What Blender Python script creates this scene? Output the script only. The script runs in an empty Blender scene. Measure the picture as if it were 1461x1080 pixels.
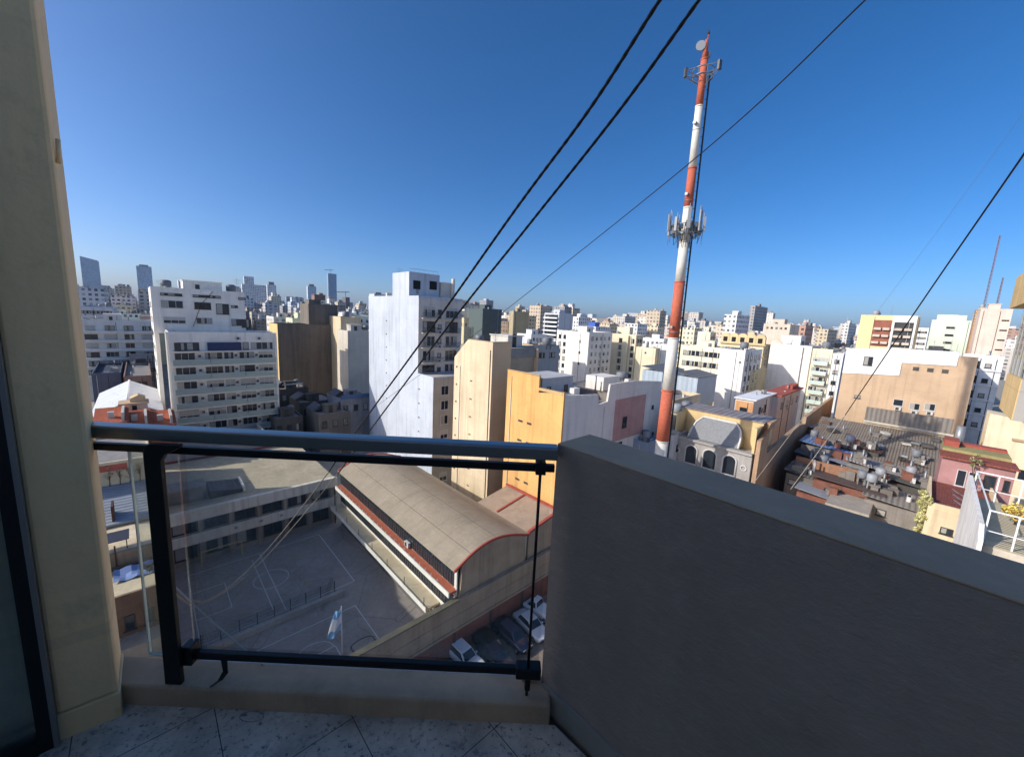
import bpy, math, random
from mathutils import Vector, Matrix
random.seed(7)
SC = bpy.context.scene
COL = SC.collection
R = math.radians
# ------------------------------------------------------------------ places
# The street grid runs diagonally to the balcony: axis a (right and away), axis b (left and away).
TA = R(43.5); CA, SA = math.cos(TA), math.sin(TA)
EYE = 32.0
F, PITCH, ROLL = 560.0, R(8.8), R(2.8)
def W(a, b, z=0.0):
    return Vector((a*CA-b*SA, a*SA+b*CA, z))
def AB(p):
    return (p[0]*CA+p[1]*SA, -p[0]*SA+p[1]*CA)
def ray(px, py):
    u = (px-730.5)/F; v = (540-py)/F
    c, s = math.cos(ROLL), math.sin(ROLL)
    x = u*c-v*s; y = u*s+v*c
    cp, sp = math.cos(PITCH), math.sin(PITCH)
    return Vector((x, cp+y*sp, -sp+y*cp))
def atY(px, py, Y):
    r = ray(px, py); return Vector((0, 0, EYE))+r*(Y/r.y)
def atz(px, py, z):
    r = ray(px, py); return Vector((0, 0, EYE))+r*((z-EYE)/r.z)
def ona(px, py, a):
    r = ray(px, py); k = a/(r.x*CA+r.y*SA); return (a, (-r.x*SA+r.y*CA)*k, EYE+r.z*k)
def onb(px, py, b):
    r = ray(px, py); k = b/(-r.x*SA+r.y*CA); return ((r.x*CA+r.y*SA)*k, b, EYE+r.z*k)
def proj(p):
    x, y, z = p[0], p[1], p[2]-EYE
    cp, sp = math.cos(PITCH), math.sin(PITCH)
    d = y*cp-z*sp
    if d < .01: d = .01
    x /= d; y = (y*sp+z*cp)/d
    c, s = math.cos(ROLL), math.sin(ROLL)
    return (730.5+(x*c+y*s)*F, 540-(-x*s+y*c)*F, d)

# ------------------------------------------------------------------ mesh helper
class MB:
    def __init__(self): self.v = []; self.f = []; self.m = []; self.s = []
    def face(self, pts, mi=0, sm=False):
        n = len(self.v); self.v += [tuple(p) for p in pts]
        self.f.append(list(range(n, n+len(pts)))); self.m.append(mi); self.s.append(sm)
    def box(self, x0, y0, z0, x1, y1, z1, mi=0):
        x0, x1 = min(x0, x1), max(x0, x1); y0, y1 = min(y0, y1), max(y0, y1); z0, z1 = min(z0, z1), max(z0, z1)
        n = len(self.v)
        self.v += [(x0,y0,z0),(x1,y0,z0),(x1,y1,z0),(x0,y1,z0),(x0,y0,z1),(x1,y0,z1),(x1,y1,z1),(x0,y1,z1)]
        for q in ((0,3,2,1),(4,5,6,7),(0,1,5,4),(1,2,6,5),(2,3,7,6),(3,0,4,7)):
            self.f.append([n+i for i in q]); self.m.append(mi); self.s.append(False)
        return self
    def prism(self, pts, axis, lo, hi, mi=0, capmi=None):
        # pts: 2-D outline; axis 'x': (y,z), 'y': (x,z), 'z': (x,y)
        def P(u, w, t):
            return {'x': (t, u, w), 'y': (u, t, w), 'z': (u, w, t)}[axis]
        n = len(self.v); k = len(pts)
        self.v += [P(u, w, lo) for u, w in pts]+[P(u, w, hi) for u, w in pts]
        ar = sum(pts[i][0]*pts[(i+1)%k][1]-pts[(i+1)%k][0]*pts[i][1] for i in range(k))
        flip = (ar < 0) != (axis == 'y')
        cm = mi if capmi is None else capmi
        fs = [([n+i for i in range(k)][::-1], cm), ([n+k+i for i in range(k)], cm)]
        fs += [([n+i, n+(i+1)%k, n+k+(i+1)%k, n+k+i], mi) for i in range(k)]
        for q, mm in fs:
            self.f.append(q[::-1] if flip else q); self.m.append(mm); self.s.append(False)
        return self
    def hexa(self, b4, t4, mi=0):
        n = len(self.v); self.v += [tuple(p) for p in b4]+[tuple(p) for p in t4]
        for q in ((0,3,2,1),(4,5,6,7),(0,1,5,4),(1,2,6,5),(2,3,7,6),(3,0,4,7)):
            self.f.append([n+i for i in q]); self.m.append(mi); self.s.append(False)
        return self
    def tube(self, pts, r, n=8, mi=0, smooth=True):
        pts = [Vector(p) for p in pts]; rr = r if isinstance(r, (list, tuple)) else [r]*len(pts)
        base = len(self.v)
        t = (pts[1]-pts[0]).normalized()
        up = Vector((0, 0, 1)) if abs(t.z) < .9 else Vector((1, 0, 0))
        x = t.cross(up).normalized()
        for i, p in enumerate(pts):
            t = (pts[min(i+1, len(pts)-1)]-pts[max(i-1, 0)]).normalized()
            x = (x-t*x.dot(t)).normalized(); y = t.cross(x)
            for k in range(n):
                an = 2*math.pi*k/n
                self.v.append(tuple(p+(x*math.cos(an)+y*math.sin(an))*rr[i]))
        for i in range(len(pts)-1):
            for k in range(n):
                a = base+i*n+k; b = base+i*n+(k+1)%n
                self.f.append([a, b, b+n, a+n]); self.m.append(mi); self.s.append(smooth)
        e = base+(len(pts)-1)*n
        self.f.append([base+k for k in range(n)][::-1]); self.m.append(mi); self.s.append(False)
        self.f.append([e+k for k in range(n)]); self.m.append(mi); self.s.append(False)
        return self
    def bar(self, p, q, w, mi=0): return self.tube([p, q], w, 4, mi, False)
    def mesh(self, name, mats):
        me = bpy.data.meshes.new(name); me.from_pydata(self.v, [], self.f)
        for mt in (mats if isinstance(mats, (list, tuple)) else [mats]): me.materials.append(mt)
        me.polygons.foreach_set('material_index', self.m)
        me.polygons.foreach_set('use_smooth', self.s)
        me.update(); return me
    def build(self, name, mats, parent=None, loc=(0, 0, 0), rz=0.0, bevel=0):
        o = bpy.data.objects.new(name, self.mesh(name, mats)); COL.objects.link(o)
        o.location = loc; o.rotation_euler = (0, 0, rz); o.parent = parent
        if bevel:
            m = o.modifiers.new('bevel', 'BEVEL'); m.width = bevel; m.segments = 2; m.limit_method = 'ANGLE'; m.angle_limit = R(40)
        return o
def put(name, me, parent, loc, rz=0.0):
    o = bpy.data.objects.new(name, me); COL.objects.link(o); o.parent = parent
    o.location = loc; o.rotation_euler = (0, 0, rz); return o
LABELS = {}
def tag(o, label=None, cat=None, group=None, kind=None):
    if label: o['label'] = label
    if cat: o['category'] = cat
    if group: o['group'] = group
    if kind: o['kind'] = kind
    return o
def thing(name, label, cat, a, b, z=0.0, group=None, rz=TA, world=None):
    o = bpy.data.objects.new(name, None); COL.objects.link(o)
    o.empty_display_size = .3
    o.location = W(a, b, z) if world is None else world
    o.rotation_euler = (0, 0, rz)
    return tag(o, label, cat, group)
def copy_tree(o, parent=None):
    c = o.copy(); COL.objects.link(c); c.parent = parent
    for ch in list(o.children): copy_tree(ch, c)
    return c

# ------------------------------------------------------------------ materials
def lin(r, g, b):
    f = lambda c: (c/255/12.92) if c/255 <= .04045 else ((c/255+.055)/1.055)**2.4
    q = (f(r), f(g), f(b)); g_ = .3*q[0]+.6*q[1]+.1*q[2]
    return tuple(g_+(x-g_)*.86 for x in q)
class NT:
    def __init__(self, name):
        self.mat = bpy.data.materials.new(name); self.mat.use_nodes = True
        self.nt = self.mat.node_tree; self.nt.nodes.clear()
        self.out = self.n('ShaderNodeOutputMaterial')
    def n(self, t, **kw):
        nd = self.nt.nodes.new(t)
        for k, v in kw.items(): setattr(nd, k, v)
        return nd
    def l(self, a, b): self.nt.links.new(a, b)
    def put(self, sock, val):
        if hasattr(val, 'is_output') or isinstance(val, bpy.types.NodeSocket): self.l(val, sock)
        else:
            if hasattr(sock.default_value, '__len__') and len(sock.default_value) == 4 and len(val) == 3: val = (*val, 1)
            sock.default_value = val
    def math(self, op, a, b=None, c=None):
        nd = self.n('ShaderNodeMath', operation=op)
        self.put(nd.inputs[0], a)
        if b is not None: self.put(nd.inputs[1], b)
        if c is not None: self.put(nd.inputs[2], c)
        return nd.outputs[0]
    def mix(self, fac, a, b, blend='MIX'):
        nd = self.n('ShaderNodeMix', data_type='RGBA', blend_type=blend)
        self.put(nd.inputs[0], fac); self.put(nd.inputs[6], a); self.put(nd.inputs[7], b); return nd.outputs[2]
    def ramp(self, fac, lo, hi):
        nd = self.n('ShaderNodeMapRange', clamp=True); self.put(nd.inputs[0], fac)
        nd.inputs[1].default_value = lo; nd.inputs[2].default_value = hi; return nd.outputs[0]
    def pos(self, scale=(1, 1, 1), kind='Object'):
        t = self.n('ShaderNodeTexCoord'); m = self.n('ShaderNodeMapping'); m.inputs['Scale'].default_value = scale
        if kind == 'World':
            g = self.n('ShaderNodeNewGeometry'); self.l(g.outputs['Position'], m.inputs['Vector'])
        else: self.l(t.outputs[kind], m.inputs['Vector'])
        return m.outputs[0]
    def noise(self, vec, scale, detail=4, rough=.6):
        nd = self.n('ShaderNodeTexNoise'); self.l(vec, nd.inputs['Vector'])
        nd.inputs['Scale'].default_value = scale; nd.inputs['Detail'].default_value = detail; nd.inputs['Roughness'].default_value = rough
        return nd.outputs['Fac']
    def bsdf(self, col, rough=.8, metal=0, spec=.4, bump=None, bs=.3, bd=.02, **kw):
        p = self.n('ShaderNodeBsdfPrincipled'); self.put(p.inputs['Base Color'], col); self.put(p.inputs['Roughness'], rough)
        p.inputs['Metallic'].default_value = metal; p.inputs['Specular IOR Level'].default_value = spec
        if bump is not None:
            b = self.n('ShaderNodeBump'); b.inputs['Strength'].default_value = bs; b.inputs['Distance'].default_value = bd
            self.l(bump, b.inputs['Height']); self.l(b.outputs[0], p.inputs['Normal'])
        self.l(p.outputs[0], self.out.inputs['Surface']); return p
MC = {}
def plaster(rgb, dirt=.3, streak=.35, rough=.85, scale=1.0, key=None):
    """Painted render: soft patches, rain streaks, fine grain."""
    dirt = min(1, dirt*1.35); streak = min(1, streak*1.3); k = ('pl', rgb, dirt, streak, scale)
    if k in MC: return MC[k]
    t = NT('painted_render'); c = lin(*rgb)
    p = t.pos(kind='World')
    patch = t.ramp(t.noise(p, .22*scale, 6, .65), .42, .72)
    sv = t.pos((1.3*scale, 1.3*scale, .07*scale), 'World')
    st = t.ramp(t.noise(sv, 1.0, 5, .7), .5, .75)
    sp = t.ramp(t.noise(p, 2.3*scale, 5, .75), .58, .75)
    sz = t.n('ShaderNodeSeparateXYZ'); t.l(p, sz.inputs[0])
    fl = t.math('LESS_THAN', t.math('FRACT', t.math('DIVIDE', sz.outputs[2], 2.8)), .016)
    vo = t.n('ShaderNodeTexVoronoi', feature='F1', distance='CHEBYCHEV'); t.l(t.pos((.16*scale, .16*scale, .22*scale), 'World'), vo.inputs['Vector']); vo.inputs['Scale'].default_value = 1.0
    pv = t.n('ShaderNodeSeparateColor'); t.l(vo.outputs['Color'], pv.inputs[0]); pt = t.math('GREATER_THAN', pv.outputs[0], .72)
    g = t.noise(p, 9*scale, 3, .6)
    dc = tuple(x*.52*y for x, y in zip(c, (1, .96, .88)))
    col = t.mix(t.math('MULTIPLY', pt, dirt*.45), c, tuple(x*.72 for x in c))
    col = t.mix(t.math('MULTIPLY', fl, .22), col, tuple(x*.5 for x in c))
    col = t.mix(t.math('MULTIPLY', patch, dirt), col, dc)
    col = t.mix(t.math('MULTIPLY', st, streak), col, tuple(x*.42 for x in c))
    col = t.mix(t.math('MULTIPLY', sp, dirt*.6), col, tuple(x*.35 for x in c))
    col = t.mix(t.math('MULTIPLY', g, .18), col, tuple(x*.7 for x in c))
    t.bsdf(col, rough, spec=.25, bump=g, bs=.15, bd=.02)
    MC[k] = t.mat; return t.mat
def paint(name, rgb, rough=.5, metal=0, spec=.4, var=.15):
    k = ('pt', name, rgb, rough, metal)
    if k in MC: return MC[k]
    t = NT(name); c = lin(*rgb); p = t.pos()
    g = t.ramp(t.noise(p, 3, 5, .7), .35, .75)
    col = t.mix(t.math('MULTIPLY', g, var), c, tuple(x*.45 for x in c))
    t.bsdf(col, rough, metal, spec, bump=g, bs=.05, bd=.01)
    MC[k] = t.mat; return t.mat
def rooftile(rgb, key='roof'):
    """Flat roof membrane with puddle stains."""
    k = ('rf', rgb, key)
    if k in MC: return MC[k]
    t = NT('flat_roof'); c = lin(*rgb); p = t.pos(kind='World')
    a = t.ramp(t.noise(p, .35, 7, .7), .35, .7); b = t.ramp(t.noise(p, 1.9, 6, .75), .45, .7)
    col = t.mix(t.math('MULTIPLY', a, .55), c, tuple(x*.45 for x in c))
    col = t.mix(t.math('MULTIPLY', b, .35), col, tuple(min(1, x*1.5) for x in c))
    t.bsdf(col, .9, spec=.2, bump=b, bs=.2, bd=.03)
    MC[k] = t.mat; return t.mat
def corrugated(rgb, axis=0, pitch=.35, rust=.2, metal=.0, rough=.55):
    k = ('cg', rgb, axis, pitch, rust)
    if k in MC: return MC[k]
    t = NT('corrugated_sheet'); c = lin(*rgb); p = t.pos()
    sx = t.n('ShaderNodeSeparateXYZ'); t.l(p, sx.inputs[0])
    w = t.math('SINE', t.math('MULTIPLY', sx.outputs[axis], 2*math.pi/pitch))
    n1 = t.ramp(t.noise(p, .5, 6, .7), .45, .7); n2 = t.ramp(t.noise(p, 3, 5, .7), .5, .7)
    # lengths of sheet differ a little in tone
    fl = t.math('FRACT', t.math('MULTIPLY', t.math('FLOOR', t.math('MULTIPLY', sx.outputs[axis], .9)), .377))
    col = t.mix(t.math('MULTIPLY', fl, .35), c, tuple(x*.6 for x in c))
    col = t.mix(t.math('MULTIPLY', n1, rust), col, lin(110, 80, 60))
    col = t.mix(t.math('MULTIPLY', n2, .25), col, tuple(x*.5 for x in c))
    t.bsdf(col, rough, metal, .4, bump=w, bs=.7, bd=.06)
    MC[k] = t.mat; return t.mat
def clay_tiles(rgb):
    k = ('ct', rgb)
    if k in MC: return MC[k]
    t = NT('clay_roof_tiles'); c = lin(*rgb); p = t.pos()
    br = t.n('ShaderNodeTexBrick'); t.l(p, br.inputs['Vector']); br.inputs['Scale'].default_value = 2.2
    br.inputs['Color1'].default_value = (*c, 1); br.inputs['Color2'].default_value = (*[x*.62 for x in c], 1); br.inputs['Mortar'].default_value = (*[x*.25 for x in c], 1)
    br.inputs['Mortar Size'].default_value = .03
    n1 = t.ramp(t.noise(p, .9, 6, .7), .4, .7)
    col = t.mix(t.math('MULTIPLY', n1, .45), br.outputs[0], tuple(x*.4 for x in c))
    t.bsdf(col, .85, spec=.2, bump=br.outputs['Fac'], bs=-.5, bd=.05)
    MC[k] = t.mat; return t.mat
def brickwork(c1, c2, mortar, dirt=.4, scale=1.0):
    k = ('bk', c1, c2, dirt, scale)
    if k in MC: return MC[k]
    t = NT('brickwork'); p = t.pos()
    ge = t.n('ShaderNodeTexCoord'); sx = t.n('ShaderNodeSeparateXYZ'); t.l(p, sx.inputs[0])
    cb = t.n('ShaderNodeCombineXYZ'); t.l(t.math('ADD', sx.outputs[0], sx.outputs[1]), cb.inputs[0]); t.l(sx.outputs[2], cb.inputs[1])
    br = t.n('ShaderNodeTexBrick'); t.l(cb.outputs[0], br.inputs['Vector']); br.inputs['Scale'].default_value = 4*scale
    br.inputs['Color1'].default_value = (*lin(*c1), 1); br.inputs['Color2'].default_value = (*lin(*c2), 1); br.inputs['Mortar'].default_value = (*lin(*mortar), 1)
    br.inputs['Mortar Size'].default_value = .025
    n1 = t.ramp(t.noise(p, .45, 6, .7), .42, .68)
    sv = t.pos((1.2, 1.2, .08)); st = t.ramp(t.noise(sv, 1., 5, .7), .5, .72)
    col = t.mix(t.math('MULTIPLY', n1, dirt), br.outputs[0], tuple(x*.3 for x in lin(*c1)))
    col = t.mix(t.math('MULTIPLY', st, dirt), col, tuple(x*.35 for x in lin(*mortar)))
    t.bsdf(col, .9, spec=.2, bump=br.outputs['Fac'], bs=-.3, bd=.02)
    MC[k] = t.mat; return t.mat
def concrete(rgb, stain=.5, scale=1.0, streak=.4):
    k = ('cc', rgb, stain, scale, streak)
    if k in MC: return MC[k]
    t = NT('bare_concrete'); c = lin(*rgb); p = t.pos(kind='World')
    a = t.ramp(t.noise(p, .5*scale, 8, .7), .38, .7); b = t.ramp(t.noise(p, 4*scale, 6, .75), .48, .7); g = t.noise(p, 40*scale, 3, .6)
    sv = t.pos((1.6*scale, 1.6*scale, .09*scale), 'World'); st = t.ramp(t.noise(sv, 1., 6, .7), .46, .72)
    col = t.mix(t.math('MULTIPLY', a, stain), c, tuple(x*.42 for x in c))
    col = t.mix(t.math('MULTIPLY', st, streak), col, tuple(x*.38 for x in c))
    col = t.mix(t.math('MULTIPLY', b, stain*.5), col, tuple(min(1, x*1.35) for x in c))
    col = t.mix(t.math('MULTIPLY', g, .25), col, tuple(x*.6 for x in c))
    t.bsdf(col, .92, spec=.2, bump=g, bs=.25, bd=.006/scale)
    MC[k] = t.mat; return t.mat
def facade(rgb, sx=2.7, sz=2.9, dark=.16, hi=.72, lo=.3, tint=(100, 106, 116)):
    """Far walls: rows of window openings a pixel or two across."""
    k = ('fc', rgb, sx, sz, dark, hi, lo, tint)
    if k in MC: return MC[k]
    t = NT('far_facade'); c = lin(*rgb); tc = t.n('ShaderNodeTexCoord')
    s1 = t.n('ShaderNodeSeparateXYZ'); t.l(tc.outputs['Object'], s1.inputs[0])
    s2 = t.n('ShaderNodeSeparateXYZ'); t.l(tc.outputs['Normal'], s2.inputs[0])
    al = t.math('ADD', t.math('MULTIPLY', s1.outputs[0], t.math('ABSOLUTE', s2.outputs[1])), t.math('MULTIPLY', s1.outputs[1], t.math('ABSOLUTE', s2.outputs[0])))
    u = t.math('DIVIDE', al, sx); w = t.math('DIVIDE', s1.outputs[2], sz)
    fu = t.math('FRACT', u); fw = t.math('FRACT', w)
    m = t.math('MULTIPLY', t.math('MULTIPLY', t.math('GREATER_THAN', fu, .25), t.math('LESS_THAN', fu, .25+hi-.2)), t.math('MULTIPLY', t.math('GREATER_THAN', fw, lo), t.math('LESS_THAN', fw, hi+.08)))
    m = t.math('MULTIPLY', m, t.math('LESS_THAN', t.math('ABSOLUTE', s2.outputs[2]), .5))
    cb = t.n('ShaderNodeCombineXYZ'); t.l(t.math('FLOOR', u), cb.inputs[0]); t.l(t.math('FLOOR', w), cb.inputs[1])
    wn = t.n('ShaderNodeTexWhiteNoise', noise_dimensions='3D'); t.l(cb.outputs[0], wn.inputs['Vector'])
    m = t.math('MULTIPLY', m, t.math('ADD', .35, t.math('MULTIPLY', wn.outputs['Value'], .65)))
    p = t.pos(kind='World'); n1 = t.ramp(t.noise(p, .12, 6, .7), .4, .7)
    col = t.mix(t.math('MULTIPLY', n1, .3), c, tuple(x*.5 for x in c))
    wc = tuple(x*dark*3 for x in lin(*tint))
    col = t.mix(m, col, wc)
    t.bsdf(col, .8, spec=.3)
    MC[k] = t.mat; return t.mat
def glassy(name, rgb, rough=.08, spec=.6):
    k = ('gl', name, rgb)
    if k in MC: return MC[k]
    t = NT(name); p = t.pos(kind='World')
    n = t.noise(p, .6, 2, .5)
    c = lin(*rgb)
    col = t.mix(n, c, tuple(x*.35 for x in c))
    t.bsdf(col, rough, spec=spec, bump=t.noise(p, 1.2, 2), bs=.04, bd=.05)
    MC[k] = t.mat; return t.mat
def clearglass(name, tint, refl=1.0, dirt=.05, rough=.0):
    t = NT(name); tr = t.n('ShaderNodeBsdfTransparent'); tr.inputs[0].default_value = (*tint, 1)
    gl = t.n('ShaderNodeBsdfGlossy'); gl.inputs['Roughness'].default_value = rough; gl.inputs['Color'].default_value = (.9, .95, .95, 1)
    fr = t.n('ShaderNodeFresnel'); fr.inputs['IOR'].default_value = 1.45
    m = t.n('ShaderNodeMixShader'); t.put(m.inputs[0], t.math('MULTIPLY', fr.outputs[0], refl)); t.l(tr.outputs[0], m.inputs[1]); t.l(gl.outputs[0], m.inputs[2])
    di = t.n('ShaderNodeBsdfDiffuse'); di.inputs[0].default_value = (.6, .6, .58, 1)
    p = t.pos(); sv = t.pos((6, 6, .8))
    g = t.math('MULTIPLY', t.math('ADD', t.ramp(t.noise(p, 7, 6, .75), .4, .8), t.ramp(t.noise(sv, 1.2, 5, .7), .45, .8)), dirt)
    m2 = t.n('ShaderNodeMixShader'); t.put(m2.inputs[0], g); t.l(m.outputs[0], m2.inputs[1]); t.l(di.outputs[0], m2.inputs[2])
    t.l(m2.outputs[0], t.out.inputs['Surface']); return t.mat

WHITE = (226, 226, 224); CREAM = (226, 212, 180); TAN = (222, 190, 148)
M_FRAME = paint('window_frame', (205, 205, 202), .5)
M_FRAMED = paint('dark_frame', (60, 58, 56), .5)
M_GLASS = glassy('window_glass', (52, 60, 70))
M_SHUT = paint('roller_shutter', (196, 190, 176), .6)
M_CURT = paint('curtain_behind_glass', (168, 164, 154), .35, var=.5)
M_DARK = paint('dark_opening', (26, 25, 26), .8)
M_BLACK = paint('black_paint', (16, 16, 17), .42)
M_STEEL = paint('galvanised_steel', (150, 152, 155), .45, .4)
M_ANT = paint('antenna_casing', (150, 154, 158), .5)
M_TANK = paint('water_tank_shell', (120, 122, 126), .55)
M_ACW = paint('casing_white', (205, 205, 200), .5)
M_ROOFG = rooftile((150, 145, 138)); M_ROOFR = rooftile((168, 104, 82)); M_ROOFL = rooftile((196, 188, 174))

# ------------------------------------------------------------------ building kit (local x runs along a, local y along b)
WM = {}
def win_mesh(w, h, kind):
    va = random.randrange(4) if kind in ('plain', 'dark', 'third') else 0
    k = (round(w, 2), round(h, 2), kind, va)
    if k in WM: return WM[k]
    m = MB(); fr = .07
    if kind == 'vent':
        m.box(-w/2, -.05, 0, w/2, .02, .06, 0); m.box(-w/2, -.05, h-.06, w/2, .02, h, 0)
        m.box(-w/2, -.05, .06, -w/2+.06, .02, h-.06, 0); m.box(w/2-.06, -.05, .06, w/2, .02, h-.06, 0)
        m.box(-w/2+.06, -.012, .06, w/2-.06, .02, h-.06, 1)
        me = m.mesh('window', [plaster((150, 130, 105)), M_DARK])
    else:
        m.box(-w/2, -.07, 0, w/2, .02, fr, 0); m.box(-w/2, -.07, h-fr, w/2, .02, h, 0)
        m.box(-w/2, -.07, fr, -w/2+fr, .02, h-fr, 0); m.box(w/2-fr, -.07, fr, w/2, .02, h-fr, 0)
        nm = max(1, int(round(w/1.0)))
        for i in range(1, nm): 
            x = -w/2+w*i/nm; m.box(x-.03, -.05, fr, x+.03, .0, h-fr, 0)
        cut = {'half': .45, 'third': .7, 'shut': .06}.get(kind, 1)
        m.box(-w/2+fr, -.012, fr, w/2-fr, .02, h-fr, 1)
        for i in range(nm):          # some panes have a curtain drawn, some a sash left ajar
            xa, xb = -w/2+fr+(w-2*fr)*i/nm+.02, -w/2+fr+(w-2*fr)*(i+1)/nm-.02; r_ = (i*7+va*3) % 4
            if va and r_ == 1: m.box(xa, -.016, fr+.02, xb, -.0125, h-fr-.02, 3)
            elif va and r_ == 2: m.box(xa, -.016, fr+.02, (xa+xb)/2, -.0125, h-fr-.02, 3)
        if cut < 1:
            z = fr+(h-2*fr)*cut
            while z < h-fr-.02:
                m.box(-w/2+fr, -.045, z, w/2-fr, -.02, min(z+.085, h-fr), 2); z += .095
        m.box(-w/2-.08, -.14, -.07, w/2+.08, .02, -.005, 0)
        me = m.mesh('window', [M_FRAMED if kind == 'dark' else M_FRAME, M_GLASS, M_SHUT, M_CURT])
    WM[k] = me; return me
def window(root, face, s, z, w=1.2, h=1.3, kind=None, off=0.0):
    if kind is None: kind = random.choice(['plain', 'plain', 'half', 'third', 'shut', 'dark'])
    loc = (s, off, z) if face == 'r' else (off, s, z)
    return put('window', win_mesh(w, h, kind), root, loc, 0 if face == 'r' else -math.pi/2)
def ac_mesh():
    m = MB(); m.box(-.42, -.34, 0, .42, -.04, .56, 0); m.box(-.3, -.352, .06, .14, -.343, .5, 1); m.box(-.36, -.3, -.05, -.3, .01, -.005, 1); m.box(.3, -.3, -.05, .36, .01, -.005, 1)
    return m.mesh('air_conditioner', [M_ACW, M_FRAMED])
AC = ac_mesh()
def aircon(root, face, s, z, off=0.0):
    return put('air_conditioner', AC, root, (s, off, z) if face == 'r' else (off, s, z), 0 if face == 'r' else -math.pi/2)
def shell(root, LA, LB, z0, z1, wm, rm=None, par=.9, x0=0.0, y0=0.0, name='wall'):
    """Walls with a parapet round a sunk flat roof."""
    m = MB(); par = min(par, (z1-z0)*.4); zt = z1-par; t = .22
    m.box(x0, y0, z0, x0+LA, y0+LB, zt)
    if par > .05:
        m.box(x0, y0, zt, x0+LA, y0+t, z1); m.box(x0, y0+LB-t, zt, x0+LA, y0+LB, z1)
        m.box(x0, y0+t, zt, x0+t, y0+LB-t, z1); m.box(x0+LA-t, y0+t, zt, x0+LA, y0+LB-t, z1)
    o = m.build(name, wm, root)
    MB().box(x0+t+.01, y0+t+.01, zt+.005, x0+LA-t-.01, y0+LB-t-.01, zt+.06).build('roof', rm or M_ROOFG, root)
    return o
def tank(root, x, y, z, r=.9, h=1.8, mat=None):
    m = MB()
    for dx, dy in ((-1, -1), (1, -1), (1, 1), (-1, 1)): m.box(x+dx*r*.6-.06, y+dy*r*.6-.06, z, x+dx*r*.6+.06, y+dy*r*.6+.06, z+.9)
    m.tube([(x, y, z+.9), (x, y, z+.95), (x, y, z+.9+h*.85), (x, y, z+.9+h)], [r*.94, r, r, r*.55], 14)
    return m.build('water_tank', mat or M_TANK, root)
def hut(root, x, y, z, lx, ly, h, wm, door=True):
    m = MB(); m.box(x, y, z, x+lx, y+ly, z+h, 0); m.box(x-.15, y-.15, z+h, x+lx+.15, y+ly+.15, z+h+.15, 0)
    if door: m.box(x+lx*.3, y-.03, z, x+lx*.3+.8, y+.01, z+1.9, 1)
    return m.build('stair_hut', [wm, M_FRAMED], root)
def aerial(root, x, y, z, h=4):
    m = MB(); m.tube([(x, y, z), (x, y, z+h)], .035, 5)
    for k in range(4): m.bar((x-.7+.1*k, y, z+h-.3-.28*k), (x+.7-.1*k, y, z+h-.3-.28*k), .02)
    return m.build('aerial', M_STEEL, root)
def clutter(root, LA, LB, z, wm, n, rn=random):
    for _ in range(n):
        x, y = rn.uniform(.5, LA-1.6), rn.uniform(.5, LB-1.6); q = rn.random()
        if q < .45: MB().box(x, y, z, x+rn.uniform(.6, 1.3), y+rn.uniform(.6, 1.2), z+rn.uniform(.5, 1.3)).build('roof_box', wm, root)
        elif q < .7: MB().tube([(x, y, z), (x, y, z+rn.uniform(1, 2.2))], .12, 6).build('vent_pipe', M_STEEL, root)
        elif q < .94: MB().box(x, y, z, x+.9, y+.35, z+.65).build('air_conditioner', M_ACW, root)
        else: tank(root, x+.7, y+.7, z, .55, 1.0, M_ANT if rn.random() < .5 else None)
def downpipe(root, face, s, H):
    p = [(s, -.06, .2), (s, -.06, H-.6)] if face == 'r' else [(-.06, s, .2), (-.06, s, H-.6)]
    MB().tube(p, .05, 5).build('downpipe', M_FRAMED if random.random() < .5 else M_FRAME, root)
KEYS = []          # what the named blocks occupy, so that the rows between them keep clear
def footprint(xl, xc, xr, yt, Y, minlen=4):
    """Near corner at a photograph column and a real distance; side lengths follow the street grid."""
    P = atY(xc, yt, Y); a0, b0 = AB(P); z1 = P.z
    def solve(fn, target, sgn):
        lo, hi = 0.0, 400.0
        for _ in range(50):
            mid = (lo+hi)/2
            if (proj(fn(mid))[0]-target)*sgn < 0: lo = mid
            else: hi = mid
        return (lo+hi)/2
    LB = solve(lambda t: W(a0, b0+t, z1), xl, -1) if xl < xc-.5 else minlen
    LA = solve(lambda t: W(a0+t, b0, z1), xr, 1) if xr > xc+.5 else minlen
    return a0, b0, min(LA, 120), min(LB, 120), z1
def keyblock(name, label, cat, xl, xc, xr, yt, Y, yb, wm, rm=None, la=None, lb=None, z0=0.0, par=.9, dz=0.0, cap=45):
    a, b, LA, LB, z1 = footprint(xl, xc, xr, yt, Y, 12)
    LA = la or min(LA, cap); LB = lb or min(LB, cap)
    root = thing(name, label, cat, a, b, z0)
    shell(root, LA, LB, 0, z1-z0, wm, rm, par)
    KEYS.append((xl, xr, yt, yb, Y, a, b, LA, LB, label))
    return root, LA, LB, z1-z0
def rows(root, face, s0, s1, n, zt, dz, m, w=1.2, h=1.3, kind=None, skip=0.0, ac=0.0):
    for j in range(m):
        for i in range(n):
            if random.random() < skip: continue
            s = s0+(s1-s0)*(i+.5)/n; z = zt-dz*j-h
            if z < .4: continue
            window(root, face, s, z, w, h, kind)
            if random.random() < ac: aircon(root, face, s+w*.2, z-.75)
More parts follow.
